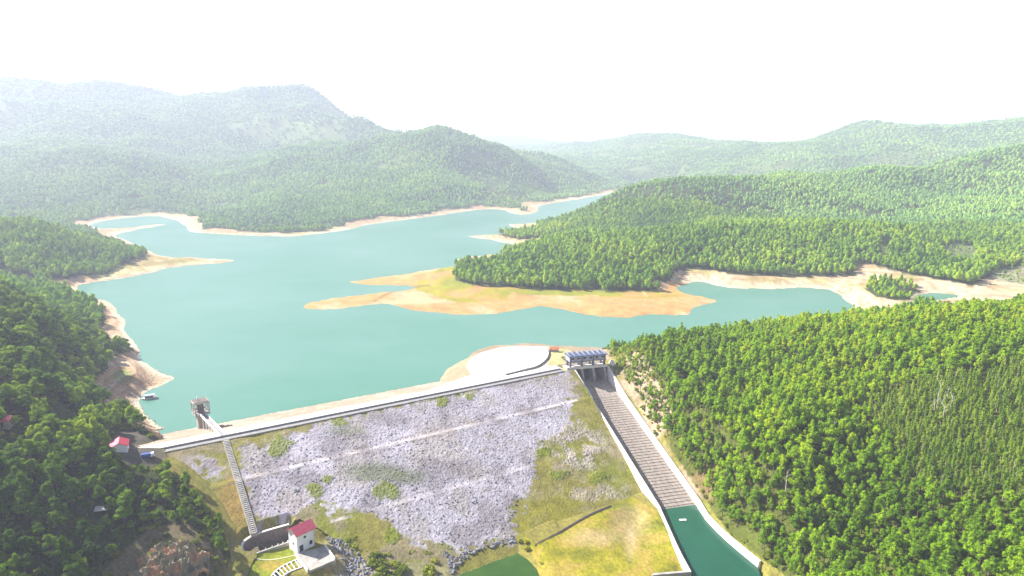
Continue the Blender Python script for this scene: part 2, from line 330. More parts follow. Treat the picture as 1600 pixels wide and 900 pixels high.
simple('gate_plaster', (.36, .36, .46), .8, .12, .6)
simple('gate_column', (.17, .15, .19), .85, .15, .6)
simple('blue_roof', (.06, .09, .2), .5, .15, .8)
simple('steel', (.4, .4, .42), .45, .1, 2, metal=.3)
simple('boat_roof', (0.496, 0.56, 0.624), .5, .12, 1.5)
simple('blue_paint', (.05, .09, .32), .5, .1, 2)
simple('rust', (.35, .11, .05), .8, .2, 1)
simple('stone_wall', (0.336, 0.312, 0.288), .9, .2, 1.2, .4)
simple('riprap', (0.216, 0.216, 0.248), .9, .35, .5, .3)
simple('sand_stone', (.4, .3, .2), .9, .35, .5, .3)
simple('bark', (.17, .13, .1), .95, .25, 3)
simple('pale_bark', (.5, .47, .4), .9, .2, 3)
simple('path', (0.496, 0.48, 0.304), .95, .1, .8)

# chute floor: damp weathered concrete with streaks down the fall line
def chute_mat():
    m, nt, b = new_mat('chute'); b.inputs['Roughness'].default_value = .8
    u = N(nt, 'ShaderNodeUVMap'); mp = N(nt, 'ShaderNodeMapping'); mp.inputs['Scale'].default_value = (.8, .06, 1)
    no = N(nt, 'ShaderNodeTexNoise'); no.inputs['Scale'].default_value = 1; no.inputs['Detail'].default_value = 7; no.inputs['Roughness'].default_value = .65
    nt.links.new(u.outputs[0], mp.inputs[0]); nt.links.new(mp.outputs[0], no.inputs['Vector'])
    n2 = N(nt, 'ShaderNodeTexNoise'); n2.inputs['Scale'].default_value = .5; n2.inputs['Detail'].default_value = 5; nt.links.new(u.outputs[0], n2.inputs['Vector'])
    ad = N(nt, 'ShaderNodeMath', operation='ADD'); nt.links.new(no.outputs['Fac'], ad.inputs[0]); nt.links.new(n2.outputs['Fac'], ad.inputs[1])
    hf = N(nt, 'ShaderNodeMath', operation='MULTIPLY'); hf.inputs[1].default_value = .5; nt.links.new(ad.outputs[0], hf.inputs[0])
    ra = N(nt, 'ShaderNodeValToRGB'); e = ra.color_ramp.elements
    e[0].position = .3; e[0].color = (.12, .10, .085, 1); e[1].position = .72; e[1].color = (.42, .36, .31, 1)
    k = e.new(.5); k.color = (.27, .225, .195, 1)
    nt.links.new(hf.outputs[0], ra.inputs[0]); nt.links.new(ra.outputs[0], b.inputs['Base Color'])
chute_mat()

def water_mat(name, c1, c2, rough=.22, scale=.004, bump=.06, spec=.28):
    m, nt, b = new_mat(name); b.inputs['Roughness'].default_value = rough; b.inputs['Specular IOR Level'].default_value = spec; b.inputs['IOR'].default_value = 1.33
    g = N(nt, 'ShaderNodeNewGeometry'); no = N(nt, 'ShaderNodeTexNoise'); no.inputs['Scale'].default_value = scale; no.inputs['Detail'].default_value = 5
    nt.links.new(g.outputs['Position'], no.inputs['Vector'])
    ms_ = N(nt, 'ShaderNodeMapping'); ms_.inputs['Scale'].default_value = (.35, 1.0, 1); ms_.inputs['Rotation'].default_value = (0, 0, .5); nt.links.new(g.outputs['Position'], ms_.inputs[0])
    ns_ = N(nt, 'ShaderNodeTexNoise'); ns_.inputs['Scale'].default_value = scale*5; ns_.inputs['Detail'].default_value = 6; ns_.inputs['Roughness'].default_value = .65; nt.links.new(ms_.outputs[0], ns_.inputs['Vector'])
    nm_ = N(nt, 'ShaderNodeMath', operation='MULTIPLY_ADD'); nm_.inputs[1].default_value = .45; nt.links.new(ns_.outputs['Fac'], nm_.inputs[0]); nt.links.new(no.outputs['Fac'], nm_.inputs[2])
    ra = N(nt, 'ShaderNodeValToRGB'); ra.color_ramp.elements[0].position = .52; ra.color_ramp.elements[1].position = .92
    ra.color_ramp.elements[0].color = c1+(1,); ra.color_ramp.elements[1].color = c2+(1,)
    nt.links.new(nm_.outputs[0], ra.inputs[0]); nt.links.new(ra.outputs[0], b.inputs['Base Color'])
    n2 = N(nt, 'ShaderNodeTexNoise'); n2.inputs['Scale'].default_value = .35; n2.inputs['Detail'].default_value = 3
    mp = N(nt, 'ShaderNodeMapping'); mp.inputs['Scale'].default_value = (.5, 1.2, 1); nt.links.new(g.outputs['Position'], mp.inputs[0]); nt.links.new(mp.outputs[0], n2.inputs['Vector'])
    bp = N(nt, 'ShaderNodeBump'); bp.inputs['Strength'].default_value = bump; bp.inputs['Distance'].default_value = .5
    nt.links.new(n2.outputs['Fac'], bp.inputs['Height']); nt.links.new(bp.outputs[0], b.inputs['Normal'])
water_mat('lake_water', (.064, .196, .136), (.108, .232, .186), .3, .005)
water_mat('basin_water', (.010, .072, .042), (.015, .088, .055), .2, .05, .05)
water_mat('pond_water', (.022, .065, .008), (.042, .095, .01), .2, .08, .03)

def ground_mat(name, bumpd=.5, nscale=.6):
    # base colour comes from the land cover laid down at each vertex, broken up by noise
    m, nt, b = new_mat(name); b.inputs['Roughness'].default_value = .95; b.inputs['Specular IOR Level'].default_value = .1
    at = N(nt, 'ShaderNodeAttribute', attribute_name='cover')
    g = N(nt, 'ShaderNodeNewGeometry')
    no = N(nt, 'ShaderNodeTexNoise'); no.inputs['Scale'].default_value = nscale; no.inputs['Detail'].default_value = 8; no.inputs['Roughness'].default_value = .7
    nt.links.new(g.outputs['Position'], no.inputs['Vector'])
    mr = N(nt, 'ShaderNodeMapRange'); mr.inputs['From Min'].default_value = .25; mr.inputs['From Max'].default_value = .75; mr.inputs['To Min'].default_value = .62; mr.inputs['To Max'].default_value = 1.38
    nt.links.new(no.outputs['Fac'], mr.inputs['Value'])
    vm = N(nt, 'ShaderNodeVectorMath', operation='SCALE'); nt.links.new(at.outputs['Color'], vm.inputs[0]); nt.links.new(mr.outputs[0], vm.inputs['Scale'])
    nt.links.new(vm.outputs[0], b.inputs['Base Color'])
    bp = N(nt, 'ShaderNodeBump'); bp.inputs['Strength'].default_value = .6; bp.inputs['Distance'].default_value = bumpd
    nt.links.new(no.outputs['Fac'], bp.inputs['Height']); nt.links.new(bp.outputs[0], b.inputs['Normal'])
ground_mat('ground'); ground_mat('rockfill', .25, 1.6)

def foliage(name, cols, scale=.006, transl=.45):
    m, nt, b = new_mat(name); b.inputs['Roughness'].default_value = .75; b.inputs['Specular IOR Level'].default_value = .15
    oi = N(nt, 'ShaderNodeObjectInfo'); no = N(nt, 'ShaderNodeTexNoise'); no.inputs['Scale'].default_value = scale; no.inputs['Detail'].default_value = 4; no.inputs['Roughness'].default_value = .6
    nt.links.new(oi.outputs['Location'], no.inputs['Vector'])
    g = N(nt, 'ShaderNodeNewGeometry'); n3 = N(nt, 'ShaderNodeTexNoise'); n3.inputs['Scale'].default_value = .45; nt.links.new(g.outputs['Position'], n3.inputs['Vector'])
    a1 = N(nt, 'ShaderNodeMath', operation='MULTIPLY_ADD'); a1.inputs[1].default_value = .38; nt.links.new(oi.outputs['Random'], a1.inputs[0]); nt.links.new(no.outputs['Fac'], a1.inputs[2])
    a2 = N(nt, 'ShaderNodeMath', operation='MULTIPLY_ADD'); a2.inputs[1].default_value = .3; nt.links.new(n3.outputs['Fac'], a2.inputs[0]); nt.links.new(a1.outputs[0], a2.inputs[2])
    ra = N(nt, 'ShaderNodeValToRGB'); e = ra.color_ramp.elements
    pos = [.5+.7*i/(len(cols)-1) for i in range(len(cols))]; lo, hi = .52, 1.2
    mr = N(nt, 'ShaderNodeMapRange'); mr.inputs['From Min'].default_value = .55; mr.inputs['From Max'].default_value = 1.15; nt.links.new(a2.outputs[0], mr.inputs['Value'])
    e[0].color = cols[0]+(1,); e[1].color = cols[-1]+(1,)
    for i, c in enumerate(cols[1:-1]):
        k = e.new((i+1)/(len(cols)-1)); k.color = c+(1,)
    nt.links.new(mr.outputs[0], ra.inputs[0]); nt.links.new(ra.outputs[0], b.inputs['Base Color'])
    tr = N(nt, 'ShaderNodeBsdfTranslucent'); nt.links.new(ra.outputs[0], tr.inputs['Color'])
    ms = N(nt, 'ShaderNodeMixShader'); ms.inputs[0].default_value = transl
    nt.links.new(b.outputs[0], ms.inputs[1]); nt.links.new(tr.outputs[0], ms.inputs[2])
    nt.links.new(ms.outputs[0], nt.nodes['Material Output'].inputs['Surface'])
foliage('leaf_bright', [(.12,.23,.006), (.23,.40,.008), (.36,.52,.010), (.52,.58,.014)])
foliage('leaf_dark', [(.035,.09,.005), (.10,.20,.006), (.24,.37,.008), (.46,.54,.012)])
foliage('leaf_mid', [(.08,.19,.014), (.17,.34,.016), (.31,.48,.018), (.48,.58,.022)])
foliage('leaf_gum', [(.11,.21,.010), (.19,.31,.015), (.30,.40,.03), (.42,.48,.10)])
foliage('leaf_far', [(.07,.17,.035), (.14,.30,.05), (.24,.42,.06), (.38,.52,.07)], .003, .2)
foliage('leaf_bush', [(.09,.14,.01), (.18,.24,.015), (.3,.34,.02), (.42,.38,.03)], .05)

# ---------------------------------------------------------------- mesh helpers
COL = sc.collection
def mesh_obj(name, verts, faces, mat, parent=None, smooth=False, link=True):
    me = bpy.data.meshes.new(name); me.from_pydata([tuple(v) for v in verts], [], faces); me.update()
    if smooth: me.polygons.foreach_set('use_smooth', [True]*len(me.polygons))
    if mat: me.materials.append(MAT[mat] if isinstance(mat, str) else mat)
    o = bpy.data.objects.new(name, me)
    if link: COL.objects.link(o)
    if parent: o.parent = parent
    return o
class MB:
    def __init__(s): s.v = []; s.f = []
    def prism(s, pts, z0, z1):            # pts: xy loop; z0,z1 numbers or lists
        n = len(pts); k = len(s.v)
        za = z0 if isinstance(z0, (list, tuple)) else [z0]*n; zb = z1 if isinstance(z1, (list, tuple)) else [z1]*n
        ar = sum(pts[i][0]*pts[(i+1) % n][1]-pts[(i+1) % n][0]*pts[i][1] for i in range(n))
        idx = list(range(n)) if ar > 0 else list(range(n))[::-1]
        s.v += [(pts[i][0], pts[i][1], za[i]) for i in idx]+[(pts[i][0], pts[i][1], zb[i]) for i in idx]
        s.f += [tuple(range(k+n-1, k-1, -1)), tuple(range(k+n, k+2*n))]+[(k+i, k+(i+1) % n, k+n+(i+1) % n, k+n+i) for i in range(n)]
        return s
    def box(s, c, sz, rz=0):
        h = [q/2 for q in sz]; ca, sa = math.cos(rz), math.sin(rz)
        p = [(c[0]+x*ca-y*sa, c[1]+x*sa+y*ca) for x, y in ((-h[0], -h[1]), (h[0], -h[1]), (h[0], h[1]), (-h[0], h[1]))]
        return s.prism(p, c[2]-h[2], c[2]+h[2])
    def bar(s, a, b, w, h=None, n=4):      # beam from a to b
        a, b = Vector(a), Vector(b); d = (b-a).normalized(); u = d.cross(Vector((0, 0, 1)));
        if u.length < .01: u = Vector((1, 0, 0))
        u.normalize(); v = u.cross(d).normalized(); h = h or w; k = len(s.v)
        if n == 4: ring = [(-.5, -.5), (.5, -.5), (.5, .5), (-.5, .5)]
        else: ring = [(.5*math.cos(2*math.pi*i/n), .5*math.sin(2*math.pi*i/n)) for i in range(n)]
        for q in (a, b): s.v += [tuple(q+u*(x*w)+v*(y*h)) for x, y in ring]
        m = len(ring); s.f += [tuple(range(k+m-1, k-1, -1)), tuple(range(k+m, k+2*m))]+[(k+i, k+(i+1) % m, k+m+(i+1) % m, k+m+i) for i in range(m)]
        return s
    def cone(s, a, b, r0, r1, n=6):
        a, b = Vector(a), Vector(b); d = (b-a).normalized(); u = d.orthogonal().normalized(); v = d.cross(u); k = len(s.v)
        for q, r in ((a, r0), (b, r1)): s.v += [tuple(q+u*(math.cos(2*math.pi*i/n)*r)+v*(math.sin(2*math.pi*i/n)*r)) for i in range(n)]
        s.f += [tuple(range(k+2*n-1, k+n-1, -1))[::-1], tuple(range(k, k+n))[::-1]]+[(k+i, k+(i+1) % n, k+n+(i+1) % n, k+n+i) for i in range(n)]
        return s
    def strip(s, L, Rr):                  # ribbon between two 3-D polylines
        k = len(s.v); n = len(L); s.v += [tuple(q) for q in L]+[tuple(q) for q in Rr]
        s.f += [(k+n+i, k+n+i+1, k+i+1, k+i) for i in range(n-1)]
        return s
    def build(s, name, mat, parent=None, smooth=False): return mesh_obj(name, s.v, s.f, mat, parent, smooth)
def tag(o, label=None, cat=None, group=None, kind=None):
    if label: o['label'] = label
    if cat: o['category'] = cat
    if group: o['group'] = group
    if kind: o['kind'] = kind
    return o
def empty(name, loc, rz=0, link=True):
    o = bpy.data.objects.new(name, None); o.location = loc; o.rotation_euler = (0, 0, rz); o.empty_display_size = .5
    if link: COL.objects.link(o)
    return o
def wall_ribbon(inner, thick, side, z0, z1):
    """thick wall along a polyline; returns MB. side +1: thickness to the left of travel"""
    n = len(inner); out = []
    for i in range(n):
        p = Vector(inner[max(i-1, 0)][:2]); q = Vector(inner[min(i+1, n-1)][:2]); d = (q-p).normalized(); nn = Vector((-d.y, d.x))*side*thick
        out.append((inner[i][0]+nn.x, inner[i][1]+nn.y))
    m = MB(); k = 0
    za = z0 if isinstance(z0, (list, tuple)) else [z0]*n; zb = z1 if isinstance(z1, (list, tuple)) else [z1]*n
    for i in range(n):
        m.v += [(inner[i][0], inner[i][1], za[i]), (inner[i][0], inner[i][1], zb[i]), (out[i][0], out[i][1], zb[i]), (out[i][0], out[i][1], za[i])]
    for i in range(n-1):
        a = 4*i; b = 4*i+4
        for j in range(4):
            f = (a+j, a+(j+1) % 4, b+(j+1) % 4, b+j); m.f.append(f if side > 0 else f[::-1])
    m.f += [(0, 1, 2, 3)[::(-1 if side > 0 else 1)], tuple(4*(n-1)+j for j in (0, 1, 2, 3))[::(1 if side > 0 else -1)]]
    return m, out
def smooth_line(p, n=2):
    for _ in range(n):
        o = [p[0]]
        for i in range(len(p)-1):
            a, b = p[i], p[i+1]; o += [tuple(a[j]*.75+b[j]*.25 for j in range(len(a))), tuple(a[j]*.25+b[j]*.75 for j in range(len(a)))]
        p = o+[p[-1]]
    return p

KALB = .80      # all ground colours share one scale
# ================================================================ TERRAIN
NA = 760
az = np.linspace(-1.0, 1.0, NA)
rows = np.concatenate([np.geomspace(70, 228, 34), np.arange(230, 560, 1.3), np.geomspace(561, 24000, 400)])
RR, AA = np.meshgrid(rows, az, indexing='ij'); GX = RR*np.sin(AA); GY = RR*np.cos(AA)
GS = shore_sd(GX, GY); GZ = height(GX, GY, GS)
def grid_mesh(name, X, Y, Z, keep, mat, cover=None, smooth=True, parent=None, uv=None):
    nr, nc = X.shape
    i = np.arange((nr-1)*(nc-1)); q = (i//(nc-1))*nc+i % (nc-1)
    F4 = np.stack([q, q+1, q+nc+1, q+nc], 1)
    if keep is not None: F4 = F4[keep.ravel()[F4].any(1)]
    used = np.unique(F4); mp = -np.ones(nr*nc, int); mp[used] = np.arange(used.size); F4 = mp[F4]
    co = np.stack([X.ravel(), Y.ravel(), Z.ravel()], 1)[used].astype(np.float32)
    me = bpy.data.meshes.new(name); me.vertices.add(len(co)); me.vertices.foreach_set('co', co.ravel())
    me.loops.add(F4.size); me.loops.foreach_set('vertex_index', F4[:, ::-1].ravel().astype(np.int32))
    me.polygons.add(len(F4)); me.polygons.foreach_set('loop_start', np.arange(0, F4.size, 4, dtype=np.int32))
    me.update(calc_edges=True)
    if smooth: me.polygons.foreach_set('use_smooth', np.ones(len(F4), bool))
    if cover is not None:
        ca = me.color_attributes.new('cover', 'FLOAT_COLOR', 'POINT')
        c = np.concatenate([cover.reshape(-1, 3)[used], np.ones((used.size, 1))], 1).astype(np.float32); ca.data.foreach_set('color', c.ravel())
    me.materials.append(MAT[mat]); o = bpy.data.objects.new(name, me); COL.objects.link(o)
    if parent: o.parent = parent
    return o
def lerp(c, col, m):
    m = np.asarray(m, float)[..., None]; return c*(1-m)+np.array(col)*m
def ell(px, py, cx, cy, rx, ry, soft=.35):
    q = np.sqrt(((px-cx)/rx)**2+((py-cy)/ry)**2); return 1-sstep(1-soft, 1+soft, q)
M = masks(GX, GY, GZ, GS); px, py = M['px'], M['py']
n1 = fbm(GX/35, GY/35, 4); n2 = fbm(GX/9, GY/9, 4); n3 = fbm(GX/300, GY/300, 4)
cov = np.zeros(GX.shape+(3,))+np.array((.055, .075, .022))
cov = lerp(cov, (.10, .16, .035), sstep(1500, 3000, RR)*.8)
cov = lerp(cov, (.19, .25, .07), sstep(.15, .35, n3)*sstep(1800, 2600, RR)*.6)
near_forest = (RR < 700)
cov = lerp(cov, (.10, .12, .02), near_forest & (px > 940))
cov = lerp(cov, (.30, .2, .1), (near_forest & (px > 1000))*sstep(.35, .55, n1)*.7)
sand = (.52, .32, .165); pale = (.64, .53, .36)
bare = M['shore'] | M['sand'] | M['spit'] | M['bank']
cov = lerp(cov, sand, bare); cov = lerp(cov, pale, bare*sstep(-.15, .35, n1)*.75)
cov = lerp(cov, (.40, .24, .15), (bare & (px < 800))*sstep(-.1, .3, n2)*.5)
cov = lerp(cov, (.75, .62, .42), (M['sand'])*.55)
cov = lerp(cov, (.33, .29, .06), (bare & (GS > 26) & (GS < 400) & (RR > 640))*sstep(-.2, .3, n1)*.75)
cov = lerp(cov, (.27, .27, .04), (M['spit'] & (GS > 20))*.6)
cov = lerp(cov, (.2, .27, .03), ell(px, py, 192, 588, 14, 12)*(RR < 640))
strand = fbm(GZ*1.9+n1*.8, n3*4+7, 3)
cov = lerp(cov, (.36, .22, .125), bare*sstep(.0, .22, strand)*.6*(RR < 1800)); cov = lerp(cov, (.7, .6, .44), bare*sstep(.05, .4, -strand)*.45)
# water line: a thin pale rim just above the lake
cov = lerp(cov, (.66, .55, .42), ((GS > 0) & (GS < 3+RR*.003))*.6)
# peninsula
cov = lerp(cov, (.55, .31, .115), M['pen'])
cov = lerp(cov, (.40, .24, .10), M['pen']*sstep(.0, .4, strand)*.55)
cov = lerp(cov, pale, M['pen']*sstep(.05, .45, n1)*.45)
grass_pen = inpoly(px, py, [(690,418),(720,416),(740,444),(850,451),(1030,453),(1068,458),(1064,464),(1000,466),(930,462),(870,462),(800,458),(790,470),(720,474),(690,466),(650,452),(655,434)]) & M['pen']
cov = lerp(cov, (.33, .29, .025), grass_pen*sstep(-.6, -.1, n1+.3*n2)*.95)
cov = lerp(cov, (.23, .27, .03), grass_pen*sstep(.0, .35, n1)*.6)
dk = np.minimum(polydist(px, py, [(583,471),(598,463),(612,456),(650,448),(672,446)], False)/2.2, 1)
cov = lerp(cov, (.16, .13, .05), (1-dk)*M['pen'])
pt = np.minimum(polydist(px, py, [(1008,470),(1010,462),(1006,457),(996,453),(985,449)], False)/1.1, 1)
cov = lerp(cov, (.7, .62, .45), (1-pt)*M['pen'])
for k, c in enumerate(clear_px): cov = lerp(cov, [(.22, .25, .12), (.33, .31, .2), (.2, .27, .07)][k], inpoly(px, py, c) & (RR > 700))
# dam surroundings
gz = M['dam']
cov = lerp(cov, (.25, .22, .05), gz)
cov = lerp(cov, (.17, .19, .03), gz*sstep(0, .4, n1)*.7)
yg = inpoly(px, py, [(800,812),(835,850),(900,815),(985,775),(1030,800),(1080,895),(1080,960),(820,960),(840,880)]) & gz
cov = lerp(cov, (.31, .28, .02), yg); cov = lerp(cov, (.19, .21, .015), yg*sstep(.0, .35, n1)*.8); cov = lerp(cov, (.36, .24, .07), yg*sstep(.0, .3, n2)*.55); cov = lerp(cov, (.13, .15, .02), yg*sstep(.15, .4, -n2)*.5)
cov = lerp(cov, (.5, .37, .2), yg*(ell(px, py, 985, 815, 28, 22, .6)+ell(px, py, 930, 840, 40, 14, .6)+ell(px, py, 985, 850, 10, 22, .6))*.55)
cov = lerp(cov, (.30, .28, .16), (inpoly(px, py, [(500,850),(560,840),(700,850),(720,900),(700,1000),(560,1000)]) & gz)*.7)
cov = lerp(cov, (.23, .27, .02), (inpoly(px, py, [(370,875),(455,848),(465,880),(430,910),(380,1000),(350,940)]) & gz)*.9)
cov = lerp(cov, (.36, .26, .05), (ell(px, py, 430, 884, 26, 8)+ell(px, py, 520, 880, 20, 18)*.9)*gz*.8)
cov = lerp(cov, (.4, .33, .2), gz*(ell(px, py, 560, 880, 50, 30)*.5))
iy = inpoly(GX, GY, yard)
cov = lerp(cov, (.48, .43, .2), iy); cov = lerp(cov, (.66, .58, .48), iy*(px < 858)); cov = lerp(cov, (.36, .275, .18), (GS < 60)*(~iy)*(dam_at(GX, GY)[1] < 0)*(RR < 640)*(px > 660)*(px < 960)*.95)
cov = lerp(cov, (.46, .34, .24), M['slope']*sstep(-.35, .1, n1+.5*n2)*.85); cov = lerp(cov, (.28, .25, .05), M['slope']*sstep(.1, .4, -n1)*.6)
cov = lerp(cov, (.13, .11, .085), M['redh']*.9)
cov = lerp(cov, (.2, .16, .09), M['outc']*.8)
cov = cov*KALB*(1+(rng.random(GX.shape)-.5)*.42*(RR < 700)*(1-.5*bare)+.25*n2*(RR < 1400))[..., None]
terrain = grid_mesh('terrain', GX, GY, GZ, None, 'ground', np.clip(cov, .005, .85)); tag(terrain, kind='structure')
up = (dam_at(GX, GY)[1] < -6) & (GY > 250)
lake = grid_mesh('lake_water', GX, GY, GX*0, (GS < 14) & (GS < 399) & up & (RR < 4300), 'lake_water'); tag(lake, kind='structure')

# ================================================================ DAM
dam = empty('dam', (*dam_xy(128, 0), 10)); 
tag(dam, 'long rock covered embankment dam holding back the turquoise lake', 'dam')
def local(o, root):                       # keep world placement of a mesh written in world space
    o.parent = root; o.matrix_parent_inverse = Matrix.Translation(-Vector(root.location)) if root.rotation_euler.z == 0 else root.matrix_world.inverted()
    return o
def hang(mb, name, mat, root, smooth=False):
    o = mb.build(name, mat, None, smooth) if isinstance(mb, MB) else mb
    L = Matrix.Translation(root.location)@Matrix.Rotation(root.rotation_euler.z, 4, 'Z')
    o.data.transform(L.inverted()); o.parent = root; return o
def worley(x, y):                        # random brightness per rounded cell, dark in the gaps between boulders
    xi = np.floor(x).astype(int); yi = np.floor(y).astype(int); b1 = np.full(x.shape, 9.); b2 = b1.copy(); v = b1*0
    for dx in (-1, 0, 1):
        for dy in (-1, 0, 1):
            cx, cy_ = xi+dx, yi+dy; qx = cx+_perm[cx & 255, cy_ & 255]; qy = cy_+_perm[(cx+91) & 255, (cy_+37) & 255]
            d = np.hypot(x-qx, y-qy); w = _perm[(cx+11) & 255, (cy_+53) & 255]; nw = d < b1
            b2 = np.where(nw, b1, np.minimum(b2, d)); v = np.where(nw, w, v); b1 = np.minimum(b1, d)
    return (.25+.75*v)*sstep(0, .25, b2-b1)
aa = np.arange(-6, 262.01, .47); tt = np.arange(0.35, 124, .47)
A2, T2 = np.meshgrid(aa, tt, indexing='ij'); X2, Y2 = dam_xy(A2, T2)
_s, _q = sp_at(X2, Y2)
Z2 = dam_z(T2)
p2, q2, _ = PR(X2, Y2, Z2)
rock_px = [(378,702),(420,690),(470,676),(600,641),(740,607),(800,594),(880,580),(893,590),(893,622),(882,660),(852,690),(838,720),(822,765),(803,800),(806,838),(760,850),(715,866),(680,852),(630,838),(612,812),(560,800),(500,790),(450,806),(402,822),(386,770)]
rk = .5+polydist(p2, q2, rock_px)/26*np.where(inpoly(p2, q2, rock_px), 1, -1)
rk = sstep(.25, .75, rk+.85*fbm(X2/9, Y2/9, 4)+.5*fbm(X2/2.2, Y2/2.2, 2))
rk = np.maximum(rk, ell(p2, q2, 316, 732, 36, 20, .3)*sstep(-.3, .1, fbm(X2/5, Y2/5, 3)+.15))
dry = ell(p2, q2, 905, 700, 42, 34, .5)*sstep(-.35, .2, fbm(X2/5, Y2/5, 3))+ell(p2, q2, 930, 770, 55, 22, .5)*.6*sstep(-.2, .2, fbm(X2/5, Y2/5, 3))
green = 0
for c in [(437,697,19,17),(530,660,13,8),(603,766,19,14),(493,768,14,13),(512,750,8,6),(613,838,12,12),(850,706,12,8),(874,742,15,8),(937,745,18,8),(690,627,10,9),(735,620,8,6)]:
    green = np.maximum(green, ell(p2, q2, *c, .6))
green = sstep(.25, .75, green+.6*fbm(X2/3.2, Y2/3.2, 3))*(green > .02)
faint = ell(p2, q2, 585, 738, 42, 15, .5)*.6+ell(p2, q2, 640, 745, 25, 12, .5)*.5+ell(p2, q2, 540, 672, 30, 8, .5)*.4
m1 = fbm(X2/30, Y2/30, 4); m2 = fbm(X2/3, Y2/3, 3); m3 = fbm(X2/14, Y2/14, 4)
cv = np.zeros(X2.shape+(3,))+np.array((.25, .225, .05))
cv = lerp(cv, (.22, .25, .03), sstep(-.1, .35, m1)*.7)
cv = lerp(cv, (.34, .27, .2), sstep(.0, .4, m3)*.6)
cv = lerp(cv, (.37, .24, .07), ell(p2, q2, 365, 790, 24, 45, .4)*.8)
cv = lerp(cv, (.27, .25, .02), (ell(p2, q2, 372, 715, 12, 30)+ell(p2, q2, 915, 645, 22, 28)*.8+ell(p2, q2, 905, 790, 70, 22)*.8+ell(p2, q2, 840, 820, 30, 30)).clip(0, 1)*.75)
cv = lerp(cv, (.42, .385, .43), rk)
cv = lerp(cv, (.56, .52, .58), rk*sstep(0, .5, m1+.3*m3)*.7)
cv = lerp(cv, (.38, .33, .29), rk*sstep(.05, .4, fbm(X2/22+9, Y2/22, 4))*.6)
cv = lerp(cv, (.24, .21, .22), rk*sstep(.08, .4, -m3)*.65)
cv = lerp(cv, (.27, .24, .17), rk*sstep(.2, .45, m3-.4*m1)*.4)
cv = lerp(cv, (.55, .47, .44), dry.clip(0, 1)*.75)
cv = lerp(cv, (.15, .19, .07), faint.clip(0, 1))
cv = lerp(cv, (.19, .23, .02), green*.85)
brm = (np.abs(T2-30.2) < 1.0)*1.0*(A2 > 30)*(A2 < 240)+(np.abs(T2-69.8) < .9)*(A2 > 62)*(A2 < 175)*.8
cv = lerp(cv, (.60, .54, .54), brm*sstep(-.3, .3, m3+.4*m2)*.85)
cv = lerp(cv, (.2, .165, .12), ((np.abs(T2-27.8) < .9)+(np.abs(T2-32.6) < .8))*sstep(-.1, .3, fbm(X2/6, Y2/6, 3))*.5)
drain = polydist(p2, q2, [(836,851),(870,835),(918,806),(952,793)], False)
rough = rng.random(X2.shape)
blk = worley(X2/1.05, Y2/1.05)*.8+.35*vnoise(X2/3+40, Y2/3)
Z2 = Z2+rk*((blk-.5)*.42+(rough-.5)*.22)*(1-brm*.8)+(1-rk)*((rough-.5)*.22+.5*m3)+dry*(rough-.5)*.6+green*(.1+rough*.3)
Z2 = pit_cut(X2, Y2, Z2)
Z2 = np.where(T2 < 1.2, np.minimum(Z2, dam_z(T2)), Z2)
cv = cv*KALB*(1+rk*((blk-.36)*.42+(rough-.5)*.4)+(1-rk)*((rough-.5)*.5+.3*m2))[..., None]
lim = np.interp(_s, [-10, 0, 25, 131, 160], [-14.2, -14.2, -12.6, -12.4, -12.4])
face = grid_mesh('rock_face', X2, Y2, Z2, (_q < lim) & ((_s > -14) | (_q < -15)) & ~inpoly(X2, Y2, toe), 'rockfill', cv, smooth=False)
hang(face, '', '', dam)
# upstream face: tan riprap
au = np.arange(-14, 214, .9); tu = np.arange(-13.2, -72, -.9)
A3, T3 = np.meshgrid(au, tu, indexing='ij'); X3, Y3 = dam_xy(A3, T3); r3 = rng.random(X3.shape); k3 = fbm(X3/12, Y3/12, 3)
c3 = np.zeros(X3.shape+(3,))+np.array((.52, .39, .29)); c3 = lerp(c3, (.62, .52, .42), sstep(-.1, .3, k3)*.6); c3 = c3*.62*(.75+.5*r3)[..., None]
Z3 = dam_z(T3)+(r3-.5)*.45
upf = grid_mesh('stone_slope', X3, Y3, Z3, None, 'rockfill', c3[:, ::1], smooth=False); hang(upf, '', '', dam)
def crest_strip(a0, a1, t0, t1, z0, z1, n=2):
    pts = [dam_xy(a0, t0), dam_xy(a1, t0), dam_xy(a1, t1), dam_xy(a0, t1)]; m = MB(); return m.prism(pts, z0, z1)
hang(crest_strip(-16, 253, -13, -4.4, 7.0, 10.12), 'crest_road', 'road', dam)
hang(crest_strip(-16, 251, -4.4, -3.7, 7.0, 10.95), 'parapet', 'grey_concrete', dam)
hang(crest_strip(-16, 251, -3.7, .4, 7.0, 10.06), 'walkway', 'grey_concrete', dam)
hang(crest_strip(-16, 251, .4, .8, 7.0, 10.3), 'kerb', 'concrete', dam)
# stair running down the face
st = MB(); sb = MB()
for i in range(55):
    t0 = 1+i*1.16; z = dam_z(t0)
    st.prism([dam_xy(26.7, t0), dam_xy(28.9, t0), dam_xy(28.9, t0+1.16), dam_xy(26.7, t0+1.16)], z-1.4, z+.38)
for aq in (26.4, 29.2):
    sb.v += [(*dam_xy(aq-.18, t), dam_z(t)+h) for t in (1, 28.2, 31.8, 60, 64.5) for h in (-1, .62)]+[(*dam_xy(aq+.18, t), dam_z(t)+h) for t in (1, 28.2, 31.8, 60, 64.5) for h in (-1, .62)]
    k = len(sb.v)-20
    for j in range(4):
        a0 = k+2*j
        sb.f += [(a0, a0+2, a0+3, a0+1), (a0+10, a0+11, a0+13, a0+12), (a0+1, a0+3, a0+13, a0+11)]
sto = hang(st, 'stair', 'concrete', dam)
L_ = Matrix.Translation(dam.location); sbo = sb.build('stair_kerb', 'concrete', sto); sbo.data.transform(L_.inverted())

